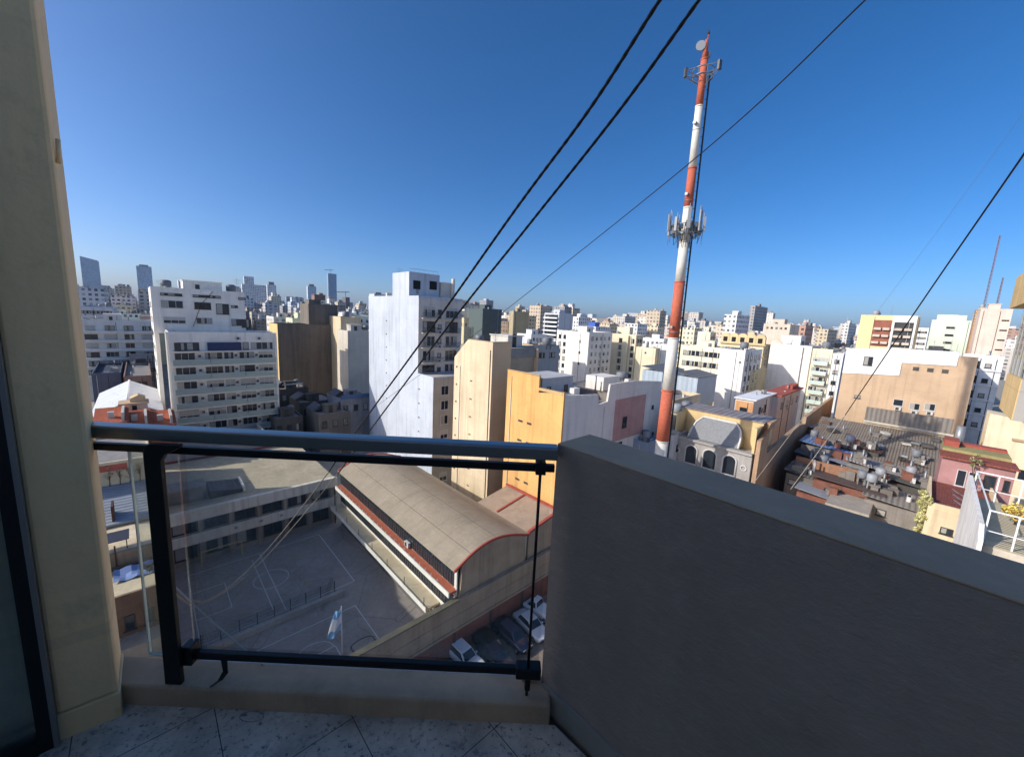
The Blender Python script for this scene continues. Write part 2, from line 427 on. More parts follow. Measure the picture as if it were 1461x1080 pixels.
# ================================================================== SETTING: ground, sky, air
E0 = EYE
def struct(o): o['kind'] = 'structure'; return o
def asphalt(name, rgb, crack=.5):
    t = NT(name); c = lin(*rgb); p = t.pos(kind='World')
    a = t.ramp(t.noise(p, .25, 7, .7), .35, .7); b = t.ramp(t.noise(p, 2.2, 6, .75), .5, .72); g = t.noise(p, 30, 2, .5)
    vo = t.n('ShaderNodeTexVoronoi', feature='DISTANCE_TO_EDGE'); t.l(p, vo.inputs['Vector']); vo.inputs['Scale'].default_value = .16
    ck = t.math('MULTIPLY', t.math('LESS_THAN', vo.outputs['Distance'], .006), crack)
    col = t.mix(t.math('MULTIPLY', a, .6), c, tuple(x*.5 for x in c))
    col = t.mix(t.math('MULTIPLY', b, .45), col, tuple(min(1, x*1.5) for x in c))
    col = t.mix(ck, col, tuple(x*.45 for x in c)); col = t.mix(t.math('MULTIPLY', g, .2), col, tuple(x*.6 for x in c))
    t.bsdf(col, .9, spec=.2, bump=g, bs=.2, bd=.01); return t.mat
struct(MB().box(-6400, -6400, -.6, 6400, 6400, 0).build('ground', asphalt('city_ground', (172, 164, 150))))

# ================================================================== THE BALCONY
FZ = E0-1.55
def speckled():
    t = NT('speckled_stone_tiles'); p = t.pos(kind='World')
    rot = t.n('ShaderNodeMapping'); t.l(p, rot.inputs['Vector']); rot.inputs['Rotation'].default_value = (0, 0, -TA)
    rot.inputs['Location'].default_value = (-.104, -.156, 0)
    br = t.n('ShaderNodeTexBrick'); br.offset = 0; t.l(rot.outputs[0], br.inputs['Vector']); br.inputs['Scale'].default_value = 1
    br.inputs['Brick Width'].default_value = .386; br.inputs['Row Height'].default_value = .386; br.inputs['Mortar Size'].default_value = .0016
    br.inputs['Color1'].default_value = (0, 0, 0, 1); br.inputs['Color2'].default_value = (0, 0, 0, 1); br.inputs['Mortar'].default_value = (1, 1, 1, 1)
    n = t.ramp(t.noise(p, 55, 5, .8), .56, .63); n2 = t.ramp(t.noise(p, 17, 5, .7), .56, .7); n3 = t.ramp(t.noise(p, 3, 5, .7), .35, .7)
    col = t.mix(n3, lin(236, 216, 190), lin(150, 136, 118))
    col = t.mix(t.math('MULTIPLY', n, .85), col, lin(62, 66, 72)); col = t.mix(t.math('MULTIPLY', n2, .6), col, lin(74, 78, 82))
    col = t.mix(br.outputs[0], col, lin(60, 56, 52))
    t.bsdf(col, .45, spec=.4, bump=br.outputs['Fac'], bs=-.3, bd=.004); return t.mat
M_SLAB = concrete((120, 112, 100), .5, 3)
pA = (0.18, 1.40); dP = (.69, -.724); nP = (.724, .69)          # parapet: inner corner, direction, outward normal
m = MB(); m.prism([(-1.62, 1.30), (-3.0, -.2), (-3.0, -2.2), (3.3, -2.2), (2.6, -1.1), (pA[0]+.05, 1.30)], 'z', FZ-.03, FZ)
struct(m.build('balcony_floor', speckled()))
m = MB(); m.prism([(-1.62, 1.415), (-1.62, 1.2), (-3.0, -.25), (-3.0, -2.2), (3.5, -2.2), (2.7, -1.0), (pA[0]+.1, 1.42)], 'z', FZ-.25, FZ-.034)
struct(m.build('balcony_slab', M_SLAB))
m = MB(); m.prism([(-1.66, 1.3), (pA[0]+.03, 1.3), (pA[0]+.03, 1.43), (-1.66, 1.43)], 'z', FZ-.03, FZ+.085)
struct(m.build('balcony_kerb', concrete((206, 172, 134), .8, 3.5), bevel=.008))
# parapet wall
def along(p, t, n=0.0): return (p[0]+dP[0]*t+nP[0]*n, p[1]+dP[1]*t+nP[1]*n)
TH = .2
PT = E0-.45
par = thing('parapet_wall', 'dark grey rendered balcony parapet with a flat concrete top', 'parapet', 0, 0, 0, rz=0, world=Vector((0, 0, 0)))
def darkrender():
    t = NT('dark_grey_render'); p = t.pos(kind='World'); c = lin(158, 142, 127)
    a = t.ramp(t.noise(p, 1.6, 7, .7), .35, .7); b = t.ramp(t.noise(p, 9, 5, .7), .55, .75); g = t.noise(p, 90, 3, .6)
    sv = t.pos((7, 7, .5), 'World'); st = t.ramp(t.noise(sv, 1, 5, .65), .5, .8)
    vs = t.pos((2, 2, 14), 'World'); sc = t.ramp(t.noise(vs, 3, 4, .8), .66, .7)
    tw = t.noise(t.pos((5, 5, 11), 'World'), 2.2, 6, .75)
    col = t.mix(t.math('MULTIPLY', a, .5), c, tuple(x*.55 for x in c)); col = t.mix(t.math('MULTIPLY', t.ramp(tw, .5, .7), .3), col, tuple(min(1, x*1.3) for x in c)); col = t.mix(t.math('MULTIPLY', b, .35), col, tuple(x*.6 for x in c))
    col = t.mix(t.math('MULTIPLY', st, .25), col, tuple(min(1, x*1.25) for x in c)); col = t.mix(t.math('MULTIPLY', sc, .35), col, tuple(x*.4 for x in c))
    wp = t.n('ShaderNodeVectorMath', operation='ADD'); nz = t.n('ShaderNodeTexNoise'); t.l(p, nz.inputs['Vector']); nz.inputs['Scale'].default_value = 6; nz.inputs['Detail'].default_value = 5
    vm = t.n('ShaderNodeVectorMath', operation='SCALE'); t.l(nz.outputs['Color'], vm.inputs[0]); vm.inputs['Scale'].default_value = .22; t.l(p, wp.inputs[0]); t.l(vm.outputs[0], wp.inputs[1])
    vo = t.n('ShaderNodeTexVoronoi', feature='DISTANCE_TO_EDGE'); t.l(wp.outputs[0], vo.inputs['Vector']); vo.inputs['Scale'].default_value = 1.5
    ck = t.math('MULTIPLY', t.math('LESS_THAN', vo.outputs['Distance'], .0028), t.ramp(t.noise(p, 1.3, 3, .6), .52, .6))
    col = t.mix(t.math('MULTIPLY', ck, .0), col, tuple(x*.3 for x in c))
    t.bsdf(col, .85, spec=.25, bump=t.math('ADD', g, t.math('MULTIPLY', tw, 3.0)), bs=.5, bd=.004); return t.mat
m = MB(); m.prism([along(pA, 0), along(pA, 3.3), along(pA, 3.3, TH), along(pA, 0, TH)], 'z', FZ-.25, PT-.006)
m.build('wall', darkrender(), par)
m = MB(); m.prism([along(pA, .0, .0), along(pA, 3.3, .0), along(pA, 3.3, TH), along(pA, .0, TH)], 'z', PT-.0055, PT)
m.build('coping', concrete((206, 172, 134), .6, 3.0, .2), par, bevel=.002)
m = MB(); m.prism([along(pA, .02, -.014), along(pA, 3.2, -.014), along(pA, 3.2, -.001), along(pA, .02, -.001)], 'z', FZ+.001, FZ+.1)
m.build('skirting', paint('skirting_grey', (150, 144, 132), .6), par)

# pillar at the door
col_l = thing('wall_pillar', 'beige painted pillar between the glass door and the railing', 'pillar', 0, 0, rz=0, world=Vector((0, 0, 0)))
E1, E2, E3, E4 = (-1.535, 1.165), (-1.413, 1.262), (-1.565, 1.425), (-1.71, 1.33)
M_BEIGE = plaster((252, 212, 146), .35, .3, .7, 2.2)
m = MB(); m.prism([E1, E2, E3, E4], 'z', FZ+.1, E0+1.2); m.build('shaft', M_BEIGE, col_l, bevel=.012)
ex = lambda p, q, k: (p[0]+(p[0]-q[0])*k, p[1]+(p[1]-q[1])*k)
m = MB(); m.prism([(-1.538, 1.157), (-1.405, 1.258), (-1.559, 1.428), (-1.715, 1.33)], 'z', FZ-.03, FZ+.1); m.build('plinth', plaster((248, 208, 144), .45, .2, .7, 2.2), col_l, bevel=.004)
pp = MB(); pp.tube([(-1.425, 1.283, E0+.40), (-1.421, 1.286, E0+.47)], .006, 6); pp.build('wall_hook', M_BEIGE, col_l)

# glass door
dr = thing('glass_door', 'black framed glass balcony door standing beside the pillar', 'door', 0, 0, rz=0, world=Vector((0, 0, 0)))
dd = Vector((-.72, -.69, 0)); dn = Vector((.69, -.72, 0)); D0 = Vector((-1.542, 1.158, 0))
def dq(t, n): q = D0+dd*t+dn*n; return (q.x, q.y)
def dbox(t0, t1, n0, n1, z0, z1): return MB().prism([dq(t0, n0), dq(t1, n0), dq(t1, n1), dq(t0, n1)], 'z', z0, z1)
m = dbox(.0, .034, -.03, .024, FZ, E0+1.15); m.prism([dq(1.05, -.03), dq(1.1, -.03), dq(1.1, .03), dq(1.05, .03)], 'z', FZ, E0+1.15)
m.prism([dq(.034, -.03), dq(1.05, -.03), dq(1.05, .03), dq(.034, .03)], 'z', FZ, FZ+.05); m.prism([dq(.034, -.03), dq(1.05, -.03), dq(1.05, .03), dq(.034, .03)], 'z', E0+1.09, E0+1.15)
m.build('frame', M_BLACK, dr)
dbox(.034, 1.05, -.006, .006, FZ+.05, E0+1.09).build('pane', clearglass('door_glass', (.8, .84, .8), 2.2, .12), dr)
dbox(.05, 1.04, -.12, -.1, FZ+.05, E0+1.08).build('glass_backing', plaster((240, 236, 222), .3, .6, .9, 4), dr)  # pale sheet added behind the pane to brighten it in place of reflections
dbox(-.012, 0, .0, .03, FZ, E0+1.15).build('seal', paint('seal_grey', (120, 116, 108), .6), dr)
# our own building round the balcony: room behind the door, walls kept low to let sky light in, the floors below
own = thing('apartment_building', 'beige apartment building carrying the balcony, its pillar and door', 'building', 0, 0, rz=0, world=Vector((0, 0, 0)))
M_OWN = plaster((250, 238, 214), .3, .35)  # near-white, raised to bounce more sky light onto the balcony
m = MB()
m.prism([(-1.72, 1.335), (-1.575, 1.415), (-9, 1.415), (-9, -.5), (-3.6, -.5)], 'z', 0, E0+4.4)
m.prism([dq(1.1, .03), dq(3.2, .03), dq(3.2, -.4), dq(1.1, -.4)], 'z', 0, E0+4.2)
m.box(-9, -22, 0, -3.7, -.7, E0+4.5); m.box(-3.69, -22, 0, 9, -2.3, E0+1.9)
m.build('wall', M_OWN, own)
m = MB(); m.prism([(-1.60, 1.30), (.15, 1.30), (2.4, -1.0), (2.4, -2.28), (-1.6, -2.28)], 'z', 0, FZ-.26); m.build('lower_wall', M_OWN, own)

# railing
rl = thing('balcony_railing', 'aluminium topped balcony railing with glass panels and black posts', 'railing', 0, 0, rz=0, world=Vector((0, 0, 0)))
RY = 1.36
t = NT('brushed_aluminium'); p = t.pos((1, 60, 60)); g = t.noise(p, 6, 3)
t.bsdf(t.mix(g, (.34, .33, .32), (.22, .21, .205)), .3, .95, .5, bump=g, bs=.05, bd=.002); M_ALU = t.mat
prof = []
for k in range(24):
    an = 2*math.pi*k/24; c_, s_ = math.cos(an), math.sin(an)
    prof.append((RY+.01+.03*math.copysign(abs(c_)**.28, c_), E0-.475+.024*math.copysign(abs(s_)**.28, s_)))
m = MB(); m.prism(prof, 'x', -1.62, .176); m.build('handrail', M_ALU, rl)
m = MB(); m.box(-1.6, RY-.012, E0-.545, .17, RY+.012, E0-.518); m.build('upper_bar', M_BLACK, rl, bevel=.003)
m = MB(); m.box(-1.27, RY-.014, FZ+.165, .168, RY+.01, FZ+.195); m.build('lower_bar', M_BLACK, rl, bevel=.003)
PX = -1.252
pts = [(PX-.032, FZ+.086), (PX+.03, FZ+.086), (PX+.03, E0-.56), (PX+.045, E0-.535), (PX+.075, E0-.52), (PX+.1, E0-.507), (PX+.1, E0-.495), (PX+.0, E0-.497), (PX-.02, E0-.505), (PX-.03, E0-.53)]
m = MB(); m.prism(pts, 'y', RY-.05, RY-.03); po = m.build('post', M_BLACK, rl, bevel=.003)
m = MB(); m.box(PX+.02, RY-.03, FZ+.15, PX+.06, RY+.02, FZ+.23); m.build('glass_clamp', M_BLACK, rl, bevel=.004)
m = MB(); m.tube([(.118, RY-.02, FZ+.086), (.118, RY-.02, E0-.5)], .0055, 8); m.build('tie_rod', M_BLACK, rl)
m = MB(); m.box(.07, RY-.04, FZ+.17, .168, RY+.012, FZ+.215); m.box(.108, RY-.03, FZ+.11, .13, RY-.008, FZ+.17); m.build('glass_clamp', M_BLACK, rl, bevel=.006)
m = MB(); m.box(.1, RY-.03, E0-.55, .137, RY+.015, E0-.505); m.build('rail_bracket', M_BLACK, rl, bevel=.003)
GL = clearglass('balcony_glass', (.95, .97, .965), .3, .035)
m = MB(); m.box(-1.2, RY-.004, FZ+.15, .16, RY+.004, E0-.545); m.build('glass_panel', GL, rl)
m = MB(); m.box(-1.375, RY-.004, FZ+.17, -1.305, RY+.004, E0-.545); m.build('glass_panel', GL, rl)
for x in (-1.376, ): 
    m = MB(); m.box(x-.0035, RY-.005, FZ+.17, x, RY+.005, E0-.545); m.box(x, RY-.005, FZ+.166, -1.305, RY+.005, FZ+.17); m.build('glass_edge', paint('glass_edge_green', (190, 205, 190), .3), rl)
# strap, wire loop and light wedge block
m = MB(); pts = [(-1.075, RY-.016, FZ+.17), (-1.07, RY-.02, FZ+.12), (-1.08, RY-.035, FZ+.1), (-1.10, RY-.06, FZ+.0945)]
for i in range(3):
    a_, b_ = Vector(pts[i]), Vector(pts[i+1]); w0 = .012 if i < 2 else .006
    m.hexa([a_+Vector((-w0, 0, 0)), a_+Vector((w0, 0, 0)), a_+Vector((w0, .004, 0)), a_+Vector((-w0, .004, 0))], [b_+Vector((-w0*.7, 0, 0)), b_+Vector((w0*.7, 0, 0)), b_+Vector((w0*.7, .004, .0)), b_+Vector((-w0*.7, .004, .0))])
tag(m.build('strap', M_BLACK), 'short black strap hanging from the lower bar onto the kerb', 'strap')
m = MB(); m.tube([(-.93+.045*math.cos(k*.42)+.004*k/15, 1.275+.02*math.sin(k*.42), FZ+.003) for k in range(15)], .0014, 5)
tag(m.build('wire_loop', M_STEEL), 'thin loop of wire lying on the stone floor by the kerb', 'wire')
m = MB(); m.box(.10, 1.395, FZ+.0855, .165, 1.425, FZ+.125); tag(m.build('wooden_wedge', paint('bare_wood', (190, 160, 120), .7), bevel=.004), 'small pale wooden block on the kerb beside the parapet', 'block')

# ------------------------------------------------------------------ cables
M_CABLE = paint('cable_rubber', (24, 23, 24), .55)
M_CABLEP = paint('pale_cable', (190, 182, 172), .6)
def pxd(px, py, d):
    r = ray(px, py); return Vector((0, 0, E0))+r*d
def spline(pts, n=10):
    out = []
    P = [pts[0]]+list(pts)+[pts[-1]]
    for i in range(1, len(P)-2):
        p0, p1, p2, p3 = P[i-1:i+3]
        for k in range(n):
            t = k/n; out.append(.5*((2*p1)+(p2-p0)*t+(2*p0-5*p1+4*p2-p3)*t*t+(3*p1-p0-3*p2+p3)*t**3))
    out.append(P[-2]); return out
def anchored(pts, n):
    # straight run from the roof edge overhead, then the hanging curve
    a, b = pts[0], pts[1]
    return [a.lerp(b, k/12) for k in range(12)]+spline(pts[1:], n)
def twisted(name, pts, r, label):
    root = thing(name, label, 'cable', 0, 0, rz=0, world=pts[0])
    sp = anchored([p-pts[0] for p in pts], 60)
    for ph in (0, math.pi):
        q = []; L = 0
        for i, p in enumerate(sp):
            if i: L += (p-sp[i-1]).length
            tg = (sp[min(i+1, len(sp)-1)]-sp[max(i-1, 0)]).normalized(); x = tg.cross(Vector((0, 0, 1))).normalized(); y = tg.cross(x)
            q.append(p+(x*math.cos(ph+L*60)+y*math.sin(ph+L*60))*r*.2)
        MB().tube(q, r*.8, 7).build('strand', M_CABLE, root)
twisted('overhead_cable', [Vector((2.0, -2.32, E0+1.8)), pxd(1010, -95, 1.35), pxd(942, 0, 1.5), pxd(840, 158, 1.85), pxd(735, 300, 2.3), pxd(620, 462, 3.0), pxd(505, 620, 4.2), pxd(470, 672, 4.6)], .0085, 'thick black twisted cable slanting across the sky, upper left one of the pair')
twisted('overhead_cable', [Vector((2.25, -2.32, E0+1.8)), pxd(1070, -95, 1.32), pxd(998, 0, 1.48), pxd(880, 163, 1.85), pxd(750, 327, 2.35), pxd(640, 465, 3.0), pxd(527, 615, 4.2), pxd(482, 676, 4.7)], .008, 'thick black twisted cable slanting across the sky, lower right one of the pair')
def wire(name, pts, r, label, mat=M_CABLE, n=14):
    o = MB().tube((anchored if pts[0].y < -2 else spline)([p-pts[0] for p in pts], n), r, 6).build(name, mat, None, pts[0]); return tag(o, label, 'wire')
wire('overhead_wire', [Vector((4.2, -2.32, E0+1.85)), pxd(1270, -42, 2.2), pxd(1235, 0, 2.4), pxd(985, 232, 4.2), pxd(735, 432, 8), pxd(640, 505, 11), pxd(525, 588, 16)], .0055, 'single thin black wire passing in front of the upper mast')
wire('overhead_wire', [Vector((6.2, -2.32, E0+1.85)), pxd(1500, 160, 3.2), pxd(1461, 220, 3.5), pxd(1320, 424, 5.5), pxd(1206, 592, 9)], .0085, 'dark wire crossing the brown windowless wall on the right')
wire('guy_wire', [pxd(1206, 592, 9), pxd(1165, 648, 11), pxd(1128, 698, 13)], .011, 'sunlit pale lower end of a wire above the shanty roofs', M_CABLEP)  # lower run of the same dark wire, sunlight put into its pale colour
wire('guy_wire', [Vector((8.6, -2.32, E0+1.85)), pxd(1461, 160, 9), pxd(1330, 340, 12), pxd(1250, 447, 15)], .0035, 'very thin wire rising into the sky above the cream and red block', paint('steel_wire', (120, 130, 140), .4))
wire('guy_wire', [pxd(1185, 545, 17), pxd(1135, 610, 20), pxd(1076, 688, 24)], .012, 'pale wire slanting along the long tan boundary wall', M_CABLEP)
def loose(pts, r, label):
    o = MB().tube(spline([p-pts[0] for p in pts], 14), r, 6).build('loose_cable', paint('dusty_cable', (120, 108, 98), .6), None, pts[0]); tag(o, label, 'cable')
loose([pxd(470, 672, 4.6), pxd(432, 722, 5), pxd(392, 772, 5), pxd(345, 822, 4.4), pxd(305, 852, 3.8), pxd(278, 858, 3.2), pxd(252, 842, 2.6), pxd(236, 826, 2.2)], .0065, 'outer one of two slack cables hanging in a loop before the schoolyard')
loose([pxd(482, 676, 4.7), pxd(440, 726, 5), pxd(402, 770, 5), pxd(356, 818, 4.5), pxd(310, 851, 3.9), pxd(276, 862, 3.2), pxd(250, 846, 2.6), pxd(234, 830, 2.2)], .006, 'inner one of two slack cables hanging in a loop before the schoolyard')
wire('rope', [pxd(238, 826, 1.75), pxd(300, 884, 1.7), pxd(375, 948, 1.62)], .0042, 'pale straight cord running down outside the glass behind the lower bar', M_CABLEP)

# ================================================================== SCHOOL
M_COURT = asphalt('court_asphalt', (166, 156, 148), .6)
m = MB(); m.box(0, 0, .0, 20.0, 31, .03); co = m.build('schoolyard', M_COURT, None, W(0, 27, 0), TA); struct(co)
M_LINE = paint('worn_line_paint', (222, 222, 222), .8, var=.5); M_LINEY = paint('worn_yellow_paint', (180, 150, 70), .8, var=.7)
ln = MB()
def seg(a0, b0, a1, b1, w=.09, mi=0):
    A_, B_ = Vector((a0, b0-27, 0)), Vector((a1, b1-27, 0)); d = (B_-A_).normalized(); n = Vector((-d.y, d.x, 0))*w/2
    ln.face([A_-n+Vector((0, 0, .034)), B_-n+Vector((0, 0, .034)), B_+n+Vector((0, 0, .034)), A_+n+Vector((0, 0, .034))], mi)
for a0, b0, a1, b1 in ((2, 43, 2, 56), (16.5, 43, 16.5, 56), (2, 43, 16.5, 43), (2, 56, 16.5, 56), (9.2, 43, 9.2, 56), (8.2, 43.2, 8.2, 55), (2, 47, 5, 47), (5, 47, 5, 52), (5, 52, 2, 52), (3, 29, 3, 39), (3, 39, 15, 39), (15, 29, 15, 39), (8, 29, 8, 35), (8, 35, 11.5, 35), (11.5, 35, 11.5, 29)):
    seg(a0, b0, a1, b1)
prev = None
for k in range(25):
    an = 2*math.pi*k/24; q = (9.2+1.8*math.cos(an), 49.5+1.8*math.sin(an))
    if prev: seg(*prev, *q, .08)
    prev = q
prev = None
for k in range(13):
    an = math.pi*k/12; q = (9.7+1.7*math.cos(an), 35+1.6*math.sin(an))
    if prev: seg(*prev, *q, .07)
    prev = q
pts_ = [(13.6+1.1*math.cos(q*.5236) if q < 7 else 13.6+1.1*math.cos(q*.5236), 33+(.7 if q < 7 else -.7)+.5*math.sin(q*.5236)) for q in range(12)]
for q in range(12): seg(*pts_[q], *pts_[(q+1) % 12], .16, 2)
for a_, b_ in ((6.2, 50.3), (12.6, 52.2), (11.8, 46.1), (5.2, 45.0)):
    for q in range(3): seg(a_+q*.22, b_, a_+q*.22+.3, b_+.5-.2*q, .12, 1)
lo = ln.build('court_markings', [M_LINE, M_LINEY, paint('old_dark_paint', (60, 58, 60), .8)], None, W(0, 27, 0), TA); struct(lo)
# goal
g = thing('football_goal', 'yellow framed football goal against the schoolyard wall', 'goal', *AB(atz(318, 800, 0)), .03, rz=TA)
m = MB(); m.box(-2.1, -.05, 0, -2.0, .05, 2.0); m.box(2.0, -.05, 0, 2.1, .05, 2.0); m.box(-2.0, -.05, 1.9, 2.0, .05, 2.0); m.build('frame', paint('goal_yellow', (214, 178, 60), .5), g)
# low wall and fence across the yard
a0, b0 = AB(atz(300, 925, 0.4)); 
m = MB(); m.box(0, -.25, 0, 12.2, .25, .55); tag(m.build('low_wall', concrete((178, 174, 166), .4, 1), None, W(2.4, 41.6, .03), TA), 'low pale concrete bench wall across the schoolyard', 'wall')
fc = thing('court_fence', 'low dark wire fence with posts behind the bench wall', 'fence', 2.0, 42.4, .03)
for i in range(9): MB().box(-.035, -.035, 0, .035, .035, 1.5).build('post', M_BLACK, fc, (i*1.5, 0, 0))
m = MB()
for z in (.1, .5, .95, 1.4): m.bar((0, 0, z), (12, 0, z), .012)
for i in range(60): m.bar((i*.2, 0, .1), (i*.2+.2, 0, 1.4), .006); m.bar((i*.2+.2, 0, .1), (i*.2, 0, 1.4), .006)
m.build('wire_mesh', M_BLACK, fc)
# flag
P0 = atY(487, 864, 30.5); fa, fb = AB(P0); fh = P0.z
fl = thing('flagpole', 'flagpole with a limp light blue and white striped flag in the schoolyard', 'flagpole', fa, fb, .03)
MB().tube([(0, 0, 0), (0, 0, fh*.5), (0, 0, fh-.05)], [.06, .05, .035], 8).build('pole', M_FRAME, fl)
def flagmat():
    t = NT('flag_cloth'); at = t.n('ShaderNodeUVMap'); sx = t.n('ShaderNodeSeparateXYZ'); t.l(at.outputs[0], sx.inputs[0])
    v = sx.outputs[1]; band = t.math('MULTIPLY', t.math('GREATER_THAN', v, .3), t.math('LESS_THAN', v, .7))
    col = t.mix(band, lin(130, 186, 232), lin(246, 247, 250)); p = t.bsdf(col, .8, spec=.2)
    tr = t.n('ShaderNodeBsdfTranslucent'); t.l(col, tr.inputs[0]); ms = t.n('ShaderNodeMixShader'); ms.inputs[0].default_value = .3
    t.l(p.outputs[0], ms.inputs[1]); t.l(tr.outputs[0], ms.inputs[2]); t.l(ms.outputs[0], t.out.inputs['Surface']); return t.mat
nu, nv = 18, 22; V = []; UV = []; FA = []
for j in range(nv+1):
    for i in range(nu+1):
        u, v = i/nu, j/nv
        # cloth hangs in folds from the pole, bottom corner swinging out
        x = -.95*u*(1-.25*v)-.3*u*u*(1-v); y = .16*math.sin(u*9+v*2)*(.3+u)
        z = -.1-2.2*(1-v)-.85*u*(1+.15*math.sin(5*v))+.1*math.sin(u*7+v*4)
        V.append((x-.05, y, z)); UV.append((u, v))
for j in range(nv):
    for i in range(nu): q = j*(nu+1)+i; FA.append((q, q+1, q+nu+2, q+nu+1))
me = bpy.data.meshes.new('flag'); me.from_pydata(V, [], FA); me.materials.append(flagmat()); ul = me.uv_layers.new(name='uv')
for lp in me.loops: ul.data[lp.index].uv = UV[lp.vertex_index]
for p_ in me.polygons: p_.use_smooth = True
put('flag', me, fl, (0, 0, fh-.1), R(-25))

# hall with the barrel roof
M_SW = plaster((232, 226, 212), .2, .3); M_GABLE = concrete((188, 162, 132), .6, .8, .7); M_TERRA = paint('terracotta', (196, 98, 58), .8, var=.5)
hall = thing('school_hall', 'long school block with a barrel roof and red gable edge', 'building', 20, 27.2)
HL, HW = 29.6, 9.6
arch = [(HW*k/16, 8.55+1.45*math.sin(math.pi*(k/16)**.85)) for k in range(17)]
m = MB(); m.prism([(0.05, 0)]+[(x, z-.06) for x, z in arch if .05 < x < HW-.05]+[(HW-.05, 0)], 'y', 0, .3); m.build('gable', M_GABLE, hall)
m = MB(); m.box(.06, .31, 0, .3, HL, 8.4); m.box(HW-.3, .31, 0, HW-.06, HL, 8.4); m.prism([(0.3, 0)]+[(x, z-.06) for x, z in arch if .3 < x < HW-.3]+[(HW-.3, 0)], 'y', HL-.3, HL-.02); m.build('wall', M_SW, hall)
t = NT('barrel_roof'); c = lin(168, 150, 126); p = t.pos(); sx = t.n('ShaderNodeSeparateXYZ'); t.l(p, sx.inputs[0])
pat = t.ramp(t.noise(p, .45, 8, .75), .38, .66); b2 = t.ramp(t.noise(p, 2.5, 6, .7), .5, .7)
jy = t.math('LESS_THAN', t.math('ABSOLUTE', t.math('SUBTRACT', t.math('FRACT', t.math('DIVIDE', sx.outputs[1], 4.1)), .5)), .004)
str_ = t.ramp(t.noise(t.pos((.12, 1.6, .12)), 1.4, 6, .7), .5, .72)
jn = t.math('LESS_THAN', t.math('ABSOLUTE', t.math('SUBTRACT', t.math('FRACT', t.math('DIVIDE', sx.outputs[0], 3.2)), .5)), .014)
col = t.mix(t.math('MULTIPLY', pat, .45), c, tuple(x*.6 for x in c)); col = t.mix(t.math('MULTIPLY', b2, .3), col, tuple(x*1.5 for x in c)); col = t.mix(t.math('MULTIPLY', str_, .4), col, tuple(x*.5 for x in c)); col = t.mix(t.math('MULTIPLY', jy, .35), col, tuple(x*.5 for x in c)); col = t.mix(t.math('MULTIPLY', jn, .6), col, tuple(x*.35 for x in c))
t.bsdf(col, .85, spec=.25, bump=pat, bs=.3, bd=.05); M_BARREL = t.mat
m = MB(); top = [(x, z) for x, z in [(-.35, 8.5)]+arch[1:-1]+[(HW+.1, 8.6)]]
m.prism(top+[(x, z-.12) for x, z in top[::-1]], 'y', .12, HL+.2)
for i in range(len(m.s)): m.s[i] = False
m.build('roof', M_BARREL, hall)
M_RED = paint('red_edge_paint', (184, 72, 54), .8, var=.7)
m = MB(); m.prism([(x, z+.03) for x, z in top]+[(x, z-.2) for x, z in top[::-1]], 'y', -.06, .115); m.build('red_edging', M_RED, hall)
m = MB(); m.prism([(x, z+.12) for x, z in top]+[(x, z+.005) for x, z in top[::-1]], 'y', HL+.0, HL+.3); m.build('far_edging', M_RED, hall)
# yard front of the hall: two window bands, canopy, walkway
n = 15; L1 = HL-.3
for z, h in ((6.45, 1.95), (3.75, 1.75)):
    for i in range(n):
        y0 = .5+L1*i/n
        k = ('schoolband', h)
        if k not in WM:
            mm = MB(); w = L1/n-.12
            mm.box(-w/2, -.06, 0, w/2, .0, .07, 0); mm.box(-w/2, -.06, h-.07, w/2, .0, h, 0)
            for q in range(5): x = -w/2+(w-.06)*q/4; mm.box(x, -.06, .07, x+.06, .0, h-.07, 0)
            mm.box(-w/2, -.02, .07, w/2, -.005, h-.07, 1); mm.box(-w/2, -.055, h*.5, w/2, -.021, h*.5+.04, 0)
            WM[k] = mm.mesh('window', [M_FRAMED, M_GLASS])
        put('window', WM[k], hall, (.055, y0+L1/n/2, z), -math.pi/2)
m = MB(); m.box(-.75, .12, 6.12, .058, HL-.1, 6.36, 0); m.build('canopy', M_TERRA, hall)
m = MB(); m.box(-.87, .12, 5.9, -.755, HL-.1, 6.4); m.box(-.06, .0, 6.4, .05, .12, 8.5); m.build('canopy_edge', M_SW, hall)
m = MB(); m.box(-1.5, 2.9, 3.1, .055, HL-.1, 3.35); m.build('walkway', plaster((214, 196, 160), .4, .3), hall)
m = MB(); m.box(-1.6, 2.9, 3.0, -1.505, HL-.1, 3.5); m.build('walkway_kerb', M_SW, hall)
m = MB(); m.box(.0, .31, 0, .055, HL-.1, 3.05)
m.build('ground_floor_wall', plaster((120, 114, 110), .5, .4), hall)
for i in range(9):
    put('window', win_mesh(1.7, 1.5, 'dark'), hall, (-.002, 4.2+i*2.9, 1.2), -math.pi/2)
for i in range(7): MB().box(-1.55, 0, 3.5, -1.5, .05, 4.4).build('walkway_post', M_FRAMED, hall, (0, 3.3+i*4, 0))
CBK = MB().box(0, 0, 0, .04, .04, .35).mesh('canopy_bracket', M_FRAME)
for i in range(26): put('canopy_bracket', CBK, hall, (-.84, 1+i*1.1, 6.405)) if i else None
aircon(hall, 'l', 9.2, 6.45, -.0)
